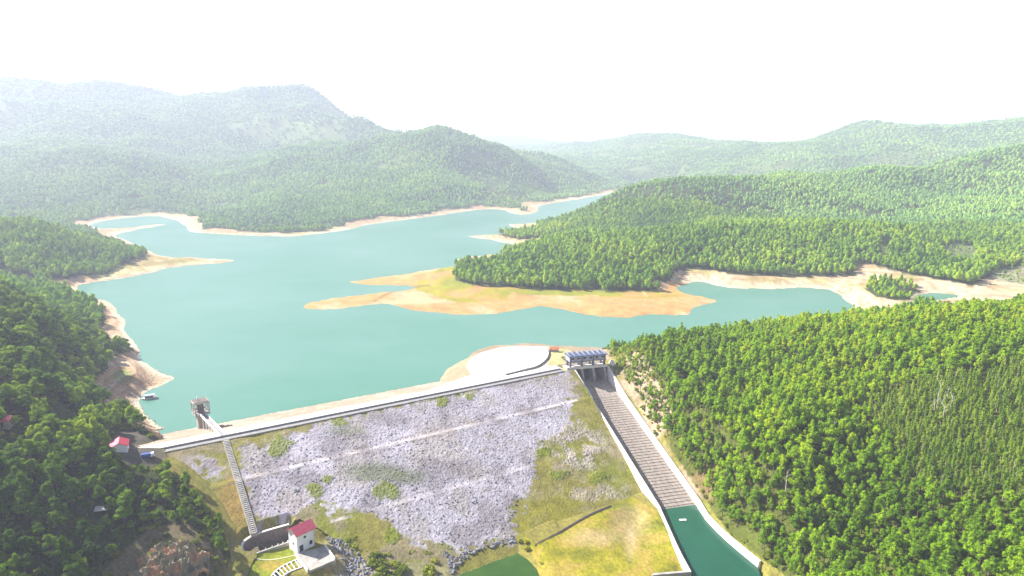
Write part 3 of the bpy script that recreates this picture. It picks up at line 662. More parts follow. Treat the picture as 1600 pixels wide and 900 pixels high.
# drainage channel along the toe
def on_ground_v(px_, py_, zg=-28.0):
    px_ = np.asarray(px_, float); py_ = np.asarray(py_, float); zg = np.full(px_.shape, float(zg))
    for _ in range(6):
        d_ = (CZ-zg)/(SP+CP*(py_-450)/F); x_ = (px_-800)/F*d_; y_ = d_*(CP-SP*(py_-450)/F)
        g_ = height(x_, y_); a_, t_ = dam_at(x_, y_); g_ = np.where((a_ > -6) & (a_ < 262) & (t_ > 0) & (t_ < 122), np.maximum(g_, dam_z(t_)), g_); zg = .5*zg+.5*g_
    return np.stack([x_, y_, g_], -1)
def on_ground(px_, py_, zg=-28.0): return Vector(on_ground_v([px_], [py_], zg)[0])
dr = MB(); pts = smooth_line([tuple(on_ground(*q)) for q in [(836, 852), (868, 836), (900, 817), (925, 803), (955, 791)]], 1); pts = [Vector(q) for q in pts]
for off in (-.55, .55):
    w_, o_ = wall_ribbon([(p.x, p.y+off) for p in pts], .22, 1, -33, [p.z+.5 for p in pts]); k = len(dr.v); dr.v += w_.v; dr.f += [tuple(i+k for i in f) for f in w_.f]
o = dr.build('drainage_channel', 'dark_concrete'); tag(o, 'narrow dark drainage channel crossing the yellow grass at the dam toe', 'drain')
# pond
def flat_poly(name, pts, z, mat):
    o = mesh_obj(name, [(p[0], p[1], z) for p in pts], [tuple(range(len(pts)))], mat); return o
o = flat_poly('pond_water', [(p[0]+(p[0]-U(780,900,-30)[0])*.25, p[1]+(p[1]-U(780,900,-30)[1])*.25) for p in pond3], -31.6, 'pond_water'); tag(o, kind='structure')

# ================================================================ SPILLWAY
spw = empty('spillway', (*sp_xy(60, 0), -12)); tag(spw, 'long stepped concrete spillway chute descending beside the dam to a green basin', 'spillway')
# floor: smooth head, then real steps
prof = [(-26, -1.0), (-4, 0), (2, 0), (8, -.8), (14, -2.2), (24, -4.6)]
ns = 42
for i in range(ns):
    s0 = 24+(131-24)*i/ns; s1 = 24+(131-24)*(i+1)/ns; z1 = -4.6-(30.2-4.6)*(i+1)/ns
    dz_ = (30.2-4.6)/ns*.62; prof += [(s0+.1, z1+dz_), (s1-.3, z1+.03), (s1, z1+.05)]
prof += [(131.2, -31.0), (140, -34)]
cf = MB(); uvs = []
L = [(*sp_xy(s, -SHW-3.6 if s < 3 else -SHW-3.6*max(0, 1-(s-3)/20)), z) for s, z in prof]; Rr = [(*sp_xy(s, SHW+.6), z) for s, z in prof]
cf.strip(L, Rr); fo = cf.build('chute_floor', 'chute')
uvl = fo.data.uv_layers.new(name='UVMap')
for lp in fo.data.loops:
    v = fo.data.vertices[lp.vertex_index].co; s, q = sp_at(v.x, v.y); uvl.data[lp.index].uv = (q, s)
hang(fo, '', '', spw)
def wt(s): return float(np.interp(s, [-30, 0, 6, 15, 35, 131], [10, 10, 7.6, 4.4, -2.6, -26.8]))
ss = [0, 4, 8, 12, 18, 25, 35, 50, 65, 80, 95, 110, 122, 131]
lw = [sp_xy(s, -SHW-1.6*max(0, 1-s/25)) for s in ss]; lz = [wt(s) for s in ss]
pl = smooth_line([(p[0], p[1]) for p in pool_l[1:]], 1)
lw2 = lw+pl; lz2 = lz+[-27.2]*len(pl)
w_, _o = wall_ribbon(lw2, 1.3, -1, -36, lz2); hang(w_, 'side_wall', 'pale_concrete', spw)
# end return of the left wall
p = lw2[-1]; w_ = MB().prism([(p[0]-.2, p[1]-.2), (p[0]-.2, p[1]+1.2), (p[0]-18, p[1]-1.2), (p[0]-18, p[1]-2.6)], -36, -27.25); hang(w_, 'end_wall', 'concrete', spw)
pr = smooth_line([(p[0], p[1]) for p in pool_r[1:]], 2)
rw = [sp_xy(s, SHW) for s in ss]+pr; rz = [wt(s) for s in ss]+[-26.9]*len(pr)
# right wall leans outward: its sunny inner face shows
nR = len(rw); wm = MB()
for i in range(nR):
    a_ = Vector(rw[max(i-1, 0)]); b_ = Vector(rw[min(i+1, nR-1)]); d_ = (b_-a_).normalized(); n_ = Vector((-d_.y, d_.x)); p = Vector(rw[i]); top = rz[i]
    wm.v += [(p.x-n_.x*.5, p.y-n_.y*.5, -36), (p.x+n_.x*1.3, p.y+n_.y*1.3, top), (p.x+n_.x*2.4, p.y+n_.y*2.4, top), (p.x+n_.x*2.4, p.y+n_.y*2.4, -36)]
for i in range(nR-1):
    for j in range(4): wm.f.append((4*i+j, 4*i+(j+1) % 4, 4*i+4+(j+1) % 4, 4*i+4+j))
wm.f += [(3, 2, 1, 0), tuple(4*(nR-1)+j for j in range(4))]
hang(wm, 'side_wall', 'pale_concrete', spw)
bw = [sp_xy(126, -SHW-.8), sp_xy(126, SHW+.8)]+[(p[0]+.8, p[1]) for p in pr]+[U(1200, 935, -30), U(1230, 1200, -30), U(1000, 1200, -30), U(1068, 925, -30)]+[(p[0]-.5, p[1]) for p in pl[::-1]]
o = flat_poly('basin_water', bw, -30.0, 'basin_water'); tag(o, kind='structure')
# raft floating in the basin
rf = U3(1067, 813, -30); t = empty('float', rf, R(4)); tag(t, 'small pale raft floating in the green basin below the chute', 'raft')
MB().box((0, 0, .25), (3.6, 1.5, .3)).build('deck', 'pale_concrete', t)
m = MB(); [m.bar((-1.7, y, 0), (1.7, y, 0), .5, n=8) for y in (-.5, .5)]; m.build('pontoon', 'dark_wood', t)

# ---------------- gatehouse over the spillway head
gh = empty('gatehouse', (*sp_xy(-5, -2), 10), math.atan2(SR[1], SR[0])); tag(gh, 'spillway gatehouse with blue ribbed roof on tall piers above the chute', 'gatehouse')
# local frame: x = across (r+2), y = upstream (-(s+5)), z from deck 0
def gl(m, name, mat, par=None): return m.build(name, mat, par or gh)
gl(MB().box((-.8, 0, -.5), (31, 8.5, 1.0)), 'bridge_deck', 'pale_concrete')
m = MB().box((-.8, -4.35, .45), (31, .25, .9)); gl(m, 'railing', 'pale_concrete')
m = MB().box((-.8, 4.35, .45), (31, .25, .9)); gl(m, 'railing', 'pale_concrete')
for xr in (-13.6, -5.0, 3.6, 12.3):
    m = MB(); pts = [(xr-.8, 7), (xr, 8.4), (xr+.8, 7), (xr+.8, -6), (xr, -8.2), (xr-.8, -6)]
    m.prism(pts[:3]+[(xr+.8, -4.2), (xr-.8, -4.2)], -14, -1.02)
    m.prism([(xr-.8, -4.2), (xr+.8, -4.2), (xr+.8, -7.6), (xr, -8.8), (xr-.8, -7.6)], -14, [-1.5, -1.5, -6.2, -7, -6.2])
    gl(m, 'pier', 'concrete')
    for yy in (-3.4, 3.4):
        gl(MB().box((xr, yy, 2.4), (1.3, 1.3, 4.8)), 'column', 'gate_column')
gl(MB().box((-.8, -3.4, 1.9), (.01+27, .3, .3)), 'tie_beam', 'grey_concrete')
# machine room
room = gl(MB().box((-.65, 0, 6.6), (27.6, 8.4, 3.8)), 'machine_room', 'gate_plaster')
for k in range(6):
    xx = -12.2+k*4.6
    w = gl(MB().box((xx, -4.22, 6.9), (2.1, .12, 1.3)), 'window', 'dark_glass', room)
for xr in (-13.6, -5.0, 3.6, 12.3): gl(MB().box((xr, -4.35, 6.6), (.9, .35, 3.78)), 'pilaster', 'gate_column', room)
gl(MB().box((-.65, -4.3, 4.55), (28.2, .5, .35)), 'ledge', 'dark_concrete', room)
roof = gl(MB().box((-.65, 0, 8.75), (29.6, 10.8, .45)), 'roof', 'blue_roof')
for k in range(8):
    xx = -14.2+k*3.85
    m = MB(); m.v = [(xx-.2, -5.1, 8.98), (xx-.2, 5.1, 8.98), (xx-.2, 5.1, 11.0), (xx-.2, -2.0, 9.6), (xx+.2, -5.1, 8.98), (xx+.2, 5.1, 8.98), (xx+.2, 5.1, 11.0), (xx+.2, -2.0, 9.6)]
    m.f = [(0, 1, 2, 3), (4, 7, 6, 5), (0, 4, 5, 1), (1, 5, 6, 2), (2, 6, 7, 3), (3, 7, 4, 0)]; gl(m, 'roof_rib', 'grey_concrete', roof)
for k in range(3):
    m = MB().box((-9.3+8.6*k, 3.2, -6), (7.0, .4, 9.5)); gl(m, 'sluice_gate', 'dark_concrete')
# stair block on the right abutment
sa = empty('abutment_stair', (*sp_xy(-3, 17.5), 9.6), math.atan2(SR[1], SR[0])); tag(sa, 'white concrete steps at the wooded end of the gatehouse bridge', 'steps')
for k in range(7): MB().box((k*.0+.2, -3+k*.9, .2+k*.2), (2.0, .9, .4+k*.4)).build('step', 'pale_concrete', sa)
MB().box((-1.3, -.3, .9), (.35, 7.5, 1.8)).build('side_wall', 'plaster', sa)
# paved plateau and its kerb wall
o = mesh_obj('paved_plateau', [(p[0], p[1], 10.0) for p in plateau]+[(*dam_xy(198, -12.6), 10.0), (*dam_xy(150, -12.6), 10.0)], [tuple(range(len(plateau)+2))], 'road'); tag(o, kind='structure')
cw = smooth_line([U(a, b, 10) for a, b in [(852,544.5),(857,549),(856,559),(848,568),(836,575),(815,580),(790,586)]], 2)
w_, _o = wall_ribbon(cw, .6, 1, 9.5, 11.1); o = w_.build('boundary_wall', 'grey_concrete'); tag(o, 'low curved dark wall around the white paved plateau by the lake', 'wall')
# rust coloured shed roof by the plateau
p = U3(866, 549, 9.9); t = empty('low_shed', p, R(-12)); tag(t, 'low shed with rusty brown roof beside the curved wall', 'shed')
MB().box((0, 0, .9), (6.5, 3.4, 1.8)).build('wall', 'concrete', t)
MB().prism([(-3.7, -2.1), (3.7, -2.1), (3.7, 2.1), (-3.7, 2.1)], [1.75, 1.75, 2.6, 2.6], [2.0, 2.0, 2.85, 2.85]).build('roof', 'rust', t)

# ================================================================ INTAKE TOWER AND FOOTBRIDGE
tb = Vector((-183.1, 380.0, 0)); be = Vector((*dam_xy(27.5, -4.2), 10.3)); brd = (be-Vector((tb.x, tb.y, be.z))); brz = math.atan2(brd.y, brd.x)
tw = empty('intake_tower', tb, brz); tag(tw, 'dark square water intake tower with open cabin on top standing in the lake', 'tower')
MB().prism([(-2.5, -2.5), (2.5, -2.5), (2.5, 2.5), (-2.5, 2.5)], -8, 10.2).build('shaft', 'stone_wall', tw)
MB().box((0, 0, 10.5), (8.6, 8.6, .5)).build('platform', 'concrete', tw)
for i, (a, b) in enumerate([(-3.9, -3.9), (3.9, -3.9), (3.9, 3.9), (-3.9, 3.9), (-3.9, 0), (0, -3.9), (0, 3.9)]): MB().box((a, b, 14.1), (.5, .5, 6.6)).build('column', 'concrete', tw)
cab = MB().box((-.4, 0, 13.6), (3.2, 3.2, 5.6)).build('cabin', 'dark_concrete', tw)
MB().box((0, -3.9, 12.0), (7.0, .18, 1.2)).build('railing', 'concrete', tw); MB().box((0, 3.9, 12.0), (7.0, .18, 1.2)).build('railing', 'concrete', tw); MB().box((-3.9, 0, 12.0), (.18, 7.0, 1.2)).build('railing', 'concrete', tw)
m = MB(); 
for a, b in (((-4.6, -4), (4.6, -4)), ((-4.6, 4), (4.6, 4)), ((-4, -4.6), (-4, 4.6)), ((4, -4.6), (4, 4.6))): m.bar((*a, 17.6), (*b, 17.6), .7)
m.build('roof_beam', 'concrete', tw)
MB().box((0, 0, 18.1), (7.4, 7.4, .35)).build('roof', 'dark_concrete', tw)
MB().bar((-1.5, -1, 18.2), (-1.5, -1, 20.2), .5).build('vent', 'pale_concrete', tw)
bl = brd.length
fb = empty('footbridge', (tb.x, tb.y, 10.3), brz); tag(fb, 'slender white footbridge on thin posts linking the intake tower to the dam crest', 'bridge')
MB().box(((bl+4.5)/2, 0, 0), (bl-4.0, 2.6, .5)).build('deck', 'grey_concrete', fb)
for y in (-1.45, 1.45): MB().box(((bl+4.5)/2, y, .55), (bl-4.0, .35, 1.25)).build('railing', 'plaster', fb)
for k in range(5):
    x = 7.5+k*6.2; a, b = Vector((tb.x, tb.y)).x+math.cos(brz)*x, tb.y+math.sin(brz)*x; t_ = dam_at(a, b)[1]; zb_ = float(dam_z(t_))-1
    m = MB()
    for y in (-1.0, 1.0): m.bar((x, y, -.25), (x, y, zb_-10.3), .5)
    m.bar((x, -1.5, -.5), (x, 1.5, -.5), .5); m.build('support_frame', 'pale_concrete', fb)

# ================================================================ VALVE HOUSE, FORECOURT, BASIN
def ground(x, y): return float(height(np.array([x]), np.array([y]))[0])
hz0 = -18.6
A_ = U3(464.4, 865, hz0); B_ = U3(491.5, 851.5, hz0); ex = (B_-A_).normalized(); hrz = math.atan2(ex.y, ex.x); wlen = (B_-A_).length
vh = empty('valve_house', A_+ex*wlen/2+Vector((-ex.y, ex.x, 0))*3.0, hrz); tag(vh, 'white two storey valve house with bright red gable roof at the dam toe', 'house')
hw, hd, hh = wlen/2, 3.4, 9.4
body = MB().box((0, 0, hh/2-1), (2*hw, 2*hd, hh+2)).build('wall', 'plaster', vh)
m = MB()
for x in (-hw+.01, hw-.31): 
    m = MB(); k = 0; m.v += [(x, -hd, hh), (x, hd, hh), (x, 0, hh+2.3), (x+.3, -hd, hh), (x+.3, hd, hh), (x+.3, 0, hh+2.3)]; m.f += [(k, k+2, k+1), (k+3, k+4, k+5), (k, k+3, k+5, k+2), (k+1, k+2, k+5, k+4)]; m.build('gable', 'plaster', vh)
for sgn in (-1, 1):
    m = MB(); y0 = sgn*(hd+.8); z0 = hh-.55
    m.v = [(-hw-.8, y0, z0), (hw+.8, y0, z0), (hw+.8, 0, hh+2.42), (-hw-.8, 0, hh+2.42), (-hw-.8, y0, z0+.25), (hw+.8, y0, z0+.25), (hw+.8, 0, hh+2.67), (-hw-.8, 0, hh+2.67)]
    m.f = [(0, 1, 2, 3), (4, 7, 6, 5), (0, 4, 5, 1), (1, 5, 6, 2), (2, 6, 7, 3), (3, 7, 4, 0)]
    m.build('roof', 'red_roof_pale', vh)
MB().box((-hw*.55, -hd-.03, 1.9), (1.9, .12, 3.0)).build('door', 'dark_glass', vh)
MB().box((hw*.55, -hd-.03, 2.6), (1.5, .12, 1.8)).build('window', 'dark_glass', vh)
w = MB().box((hw*.55, -hd-.12, 1.62), (1.9, .3, .16)).build('sill', 'pale_concrete', vh)
MB().box((0, -hd-.72, hh-.62), (2*hw+1.4, .16, .14)).build('gutter', 'grey_concrete', vh)
MB().box((hw*.93, -hd-.1, hh/2), (.12, .12, hh-1)).build('downpipe', 'grey_concrete', vh)
MB().box((-hw*.1, -hd-.03, 6.6), (1.2, .12, 1.0)).build('window', 'dark_glass', vh)
MB().box((-hw-.03, -.4, 4.0), (.12, .8, .8)).build('vent', 'dark_glass', vh)
fc = empty('forecourt', vh.location, hrz); tag(fc, 'paved forecourt with low white parapets in front of the valve house', 'forecourt')
c0 = U3(461.5, 865.5, hz0); c1 = U3(482, 894, hz0); c2 = U3(522.5, 877, hz0); c3 = U3(507, 855, hz0)
print('house', hrz, wlen, ex)
Lm = (Matrix.Translation(fc.location)@Matrix.Rotation(hrz, 4, 'Z')).inverted()
q = [Lm@c for c in (c0, c1, c2, c3)]
MB().prism([(p.x, p.y) for p in q], -5, .3).build('slab', 'concrete', fc)
for i, j in ((0, 1), (1, 2), (2, 3)):
    a, b = q[i], q[j]; d = (b-a).normalized(); nn = Vector((-d.y, d.x, 0))
    hgt = 1.5 if i != 1 else .85
    e0 = a-d*.0; MB().prism([(a.x, a.y), (b.x, b.y), (b.x-nn.x*.55, b.y-nn.y*.55), (a.x-nn.x*.55, a.y-nn.y*.55)], -5, hgt).build('parapet', 'pale_concrete' if i != 1 else 'concrete', fc)
# stone basin
rim = smooth_line([(*U(*p), p[2]+.5) for p in rim3], 2)
bs = empty('outlet_basin', (*U(412, 848, -17), -18)); tag(bs, 'dark curved outlet basin with pale stone rim beside the valve house', 'basin')
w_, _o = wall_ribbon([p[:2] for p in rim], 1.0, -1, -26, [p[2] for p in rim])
hang(w_, 'rim_wall', 'dark_concrete', bs)  # dark concrete, its tone also carrying the shade on the inner face
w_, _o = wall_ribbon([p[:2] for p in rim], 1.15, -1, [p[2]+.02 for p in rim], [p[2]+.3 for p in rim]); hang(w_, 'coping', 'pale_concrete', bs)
near = [U(a, b, -17) for a, b in [(400,864),(432,853),(456,845)]]; inn = [(p[0]-1.4, p[1]+3.2) for p in near]
m = MB(); m.v = [(*near[i], -16.7) for i in range(3)]+[(*inn[i], -20) for i in range(3)]+[(near[i][0]+.2, near[i][1]-1.0, -16.7) for i in range(3)]+[(near[i][0]+.2, near[i][1]-1.0, -25) for i in range(3)]
m.f = [(0, 1, 4, 3), (1, 2, 5, 4), (6, 7, 1, 0), (7, 8, 2, 1), (9, 10, 7, 6), (10, 11, 8, 7)]; hang(m, 'apron', 'concrete', bs)
for k in range(6):
    f = .08+.16*k; i = 0 if f < .5 else 1; g = f*2-i
    a = Vector((*near[i], -16.5)).lerp(Vector((*near[i+1], -16.5)), g); b = Vector((*inn[i], -19)).lerp(Vector((*inn[i+1], -19)), g)
    hang(MB().bar(a, b, .45, 1.0), 'rib', 'pale_concrete', bs)
# stepped drain bottom left of the forecourt
sd_ = empty('stepped_drain', (*U(450, 885, -18.6), -18.6)); tag(sd_, 'curved dark drain crossed by pale slabs below the forecourt', 'drain')
ci = smooth_line([U(a, b, -18.4) for a, b in [(464,874),(450,880),(438,886),(428,894),(421,904),(416,918)]], 1); co_ = smooth_line([U(a, b, -18.4) for a, b in [(472,886),(458,891),(447,896),(438,904),(432,914),(428,926)]], 1)
m = MB(); m.strip([(p[0], p[1], -18.42) for p in ci], [(p[0], p[1], -20.22) for p in co_]); hang(m, 'channel_bed', 'dark_glass', sd_)
for line in (ci, co_):
    w_, _o = wall_ribbon(line, .4, 1, -21, -18.1); hang(w_, 'side_kerb', 'pale_concrete', sd_)
for i in range(0, len(ci), 1):
    a, b = ci[i], co_[i]; hang(MB().bar((a[0], a[1], -18.2), (b[0], b[1], -18.2), .38, .3), 'cross_slab', 'pale_concrete', sd_)
pth = smooth_line([U3(a, b, -18.4) for a, b in [(374,876),(395,876),(420,875),(445,871),(462,867)]], 2)
pp = []
for v in map(Vector, pth): pp.append(Vector((v.x, v.y, ground(v.x, v.y)+.12)))
m = MB(); m.strip([p+Vector((0, .35, 0)) for p in pp], [p-Vector((0, .35, 0)) for p in pp]); o = m.build('footpath', 'path'); tag(o, kind='structure')

# ================================================================ SMALL THINGS ON THE LEFT BANK
def gable_house(name, label, loc, rz, L, Wd, H, rh, roofm, wallm='plaster', cat='house'):
    t = empty(name, loc, rz); tag(t, label, cat)
    MB().box((0, 0, H/2-1), (L, Wd, H+2)).build('wall', wallm, t)
    for sgn in (-1, 1):
        m = MB(); y0 = sgn*(Wd/2+.6); z0 = H-.3
        m.v = [(-L/2-.6, y0, z0), (L/2+.6, y0, z0), (L/2+.6, 0, H+rh), (-L/2-.6, 0, H+rh), (-L/2-.6, y0, z0+.2), (L/2+.6, y0, z0+.2), (L/2+.6, 0, H+rh+.2), (-L/2-.6, 0, H+rh+.2)]
        m.f = [(0, 1, 2, 3), (4, 7, 6, 5), (0, 4, 5, 1), (1, 5, 6, 2), (2, 6, 7, 3), (3, 7, 4, 0)]; m.build('roof', roofm[0 if sgn < 0 else 1], t)
    m = MB()
    for x in (-L/2, L/2-.2):
        m = MB(); k = 0; m.v += [(x, -Wd/2, H), (x, Wd/2, H), (x, 0, H+rh-.1), (x+.2, -Wd/2, H), (x+.2, Wd/2, H), (x+.2, 0, H+rh-.1)]; m.f += [(k, k+2, k+1), (k+3, k+4, k+5), (k, k+3, k+5, k+2), (k+1, k+2, k+5, k+4)]; m.build('gable', wallm, t)
        MB().box((L*.2, -Wd/2-.05, 1.2), (1.1, .1, 2.2)).build('door', 'dark_wood', t); MB().box((-L*.2, -Wd/2-.05, 1.7), (1.2, .1, 1.1)).build('window', 'dark_glass', t)
    MB().box((L/2+.05, .5, 1.3), (.1, 1.3, 2.4)).build('door', 'dark_wood', t)
    return t
hp = U(188, 707, 12.5)
rh_ = gable_house('guard_house', 'small house with crimson gable roof among dark trees by the dam end', (*hp, ground(*hp)), R(116), 8.0, 7.4, 2.3, 1.9, ('red_roof', 'red_roof_pale'))  # slope turned from the sun gets a darker red: shade in the colour
hp = U(6, 690, 24)
gable_house('farm_house', 'red roofed building partly hidden by trees at the picture edge', (*hp, ground(*hp)), R(12), 9, 6, 3.0, 1.4, ('red_roof_pale', 'red_roof'), 'stone_wall')
hp = U(232, 717, 10)
t = empty('parked_truck', (*hp, ground(*hp)), R(25)); tag(t, 'small blue and white truck in the shade at the dam end', 'truck')
MB().box((-.9, 0, 1.5), (4.2, 2.1, 1.7)).build('cargo_box', 'blue_paint', t)
m = MB(); m.v = [(1.3, -1, .6), (3.2, -1, .6), (3.2, -1, 1.5), (2.6, -1, 2.3), (1.3, -1, 2.3)]; m.v += [(a, -b, c) for a, b, c in m.v]; m.f = [(0, 1, 2, 3, 4), (9, 8, 7, 6, 5)]+[(i, (i+1) % 5+0, (i+1) % 5+5, i+5) for i in range(5)]
cabn = m.build('cab', 'plaster', t); MB().box((2.98, 0, 1.9), (.5, 1.7, .6)).build('windscreen', 'dark_glass', cabn)
for x in (-2.1, 2.3):
    for y in (-.95, .95): MB().bar((x, y-.15, .45), (x, y+.15, .45), .9, n=10).build('wheel', 'dark_glass', t)
# boat
bp_ = U3(234, 623, 0); t = empty('house_boat', bp_, R(28)); tag(t, 'covered boat with pale blue curved roof moored off the sandy point', 'boat')
m = MB(); nst = 9; ring = []
for i in range(nst):
    x = -4.6+9.2*i/(nst-1); w = 1.7*(1-abs(x/4.9)**3)**.6 if abs(x) < 4.9 else .1; sh = .25*(x/4.6)**2
    m.v += [(x, -w, .9+sh), (x, -w*.7, -.3), (x, w*.7, -.3), (x, w, .9+sh)]
for i in range(nst-1):
    for j in range(3): m.f.append((4*i+j, 4*i+j+1, 4*i+5+j, 4*i+4+j))
    m.f.append((4*i+3, 4*i, 4*i+4, 4*i+7))
m.f += [(3, 2, 1, 0), tuple(4*(nst-1)+j for j in range(4))]; m.build('hull', 'pale_concrete', t)
m = MB(); k = 7
for x in (-3.6, 3.2): m.v += [(x, 1.75*math.cos(math.pi*i/(k-1)), 2.3+.75*math.sin(math.pi*i/(k-1))) for i in range(k)]
m.f = [(i, i+1, k+i+1, k+i) for i in range(k-1)]+[tuple(range(k)), tuple(range(2*k-1, k-1, -1))]; m.build('canopy', 'boat_roof', t)
MB().box((-.3, 0, 1.55), (5.0, 2.4, 1.4)).build('cabin', 'dark_concrete', t)
for x in (-3.4, 0, 3.0):
    for y in (-1.55, 1.55): MB().bar((x, y, .9), (x, y, 2.4), .12).build('post', 'steel', t)
# pale slabs / shed roofs under the trees
for i, (a, b, z, lab, nm, ct) in enumerate([(160, 806, 3, 'pale grey sheet roof of a shed glimpsed below the dark trees', 'tin_shed', 'shed')]):
    h_ = U(a, b, z); g = ground(*h_); t = empty(nm, (*h_, g), R(15)); tag(t, lab, ct)
    MB().box((0, 0, 1.1), (4.6, 2.6, 2.6)).build('wall', 'dark_wood', t); MB().prism([(-2.7, -1.7), (2.7, -1.7), (2.7, 1.7), (-2.7, 1.7)], [2.3, 2.3, 3.0, 3.0], [2.45, 2.45, 3.15, 3.15]).build('roof', 'pale_concrete', t)
# rocky outcrop
simple('outcrop', (0.288, 0.224, 0.16), .95, .45, .22, .8)
_o = MAT['outcrop'].node_tree.nodes; _r = [q for q in _o if q.type == 'VALTORGB'][0].color_ramp; _e = _r.elements.new(.5); _e.color = (.3, .26, .18, 1)
_e = _r.elements.new(.62); _e.color = (.42, .2, .09, 1); _r.elements[0].color = (.10, .11, .05, 1); _r.elements[-1].color = (.55, .48, .4, 1)
def outcrop(cx, cy, zb, rx, ry, h, seed):
    nx = 74; m = MB(); off = seed*13.7
    for j in range(nx):
        for i in range(nx):
            u, v = i/(nx-1)*2-1, j/(nx-1)*2-1; rr = math.hypot(u, v)
            k = max(0, 1-rr**1.6); b = mnoise.fractal(Vector((u*2.6+off, v*2.6, 0)), .45, 2.1, 7)*.8
            st = round((k*h+b*h*.55)/1.1)*1.1*.6+(k*h+b*h*.55)*.4
            m.v.append((u*rx, v*ry, st-1.5-3*max(0, rr-.8)))
    m.f = [(j*nx+i, j*nx+i+1, (j+1)*nx+i+1, (j+1)*nx+i) for j in range(nx-1) for i in range(nx-1)]
    return m
for i, (a, b, z, rx, ry, h, lab) in enumerate([(268, 872, -9, 15, 13, 7, 'big bare brown rock outcrop with orange earth among the trees'), (215, 882, -6, 9, 6, 3, 'low pale rock shelf beside the big brown outcrop')]):
    h_ = U(a, b, z); g = ground(*h_); m = outcrop(0, 0, 0, rx, ry, h, i+1); o = m.build('rock_outcrop', 'outcrop'); o.location = (*h_, g-.5); o.rotation_euler.z = R(20+40*i); tag(o, lab, 'rock')

# ================================================================ TREES
def leafquads(m, c, r, n, size, rg, up=.35, flat=1.0):
    for _ in range(n):
        d = Vector((rg.gauss(0, 1), rg.gauss(0, 1), rg.gauss(0, 1)*flat)).normalized(); rad = r*(.72+.34*rg.random())
        p = Vector(c)+Vector((d.x*rad, d.y*rad, d.z*rad*flat))
        nn = (d+Vector((rg.uniform(-.7, .7), rg.uniform(-.7, .7), up+rg.uniform(-.5, .5)))).normalized()
        u = nn.orthogonal().normalized(); a = rg.uniform(0, 6.28); v = nn.cross(u); u, v = u*math.cos(a)+v*math.sin(a), v*math.cos(a)-u*math.sin(a)
        s = size*rg.uniform(.6, 1.25); k = len(m.v); b = nn*(s*.22)
        m.v += [tuple(p-u*s*.5-b), tuple(p-v*s*.42), tuple(p+u*s*.55-b), tuple(p+v*s*.42)]; m.f.append((k, k+1, k+2, k+3))
_ico = {}
def ico(sub):
    if sub not in _ico:
        bm = bmesh.new(); bmesh.ops.create_icosphere(bm, subdivisions=sub, radius=1); _ico[sub] = ([v.co.copy() for v in bm.verts], [tuple(v.index for v in f.verts) for f in bm.faces]); bm.free()
    return _ico[sub]
def lump(m, c, rx, rz, sub, amp, seed):
    V_, F_ = ico(sub); k = len(m.v)
    for v in V_:
        q = 1+amp*mnoise.noise(v*2.3+Vector((seed*3.1, seed, 0)))*1.4
        m.v.append((c[0]+v.x*rx*q, c[1]+v.y*rx*q, c[2]+v.z*rz*q))
    m.f += [tuple(i+k for i in f) for f in F_]
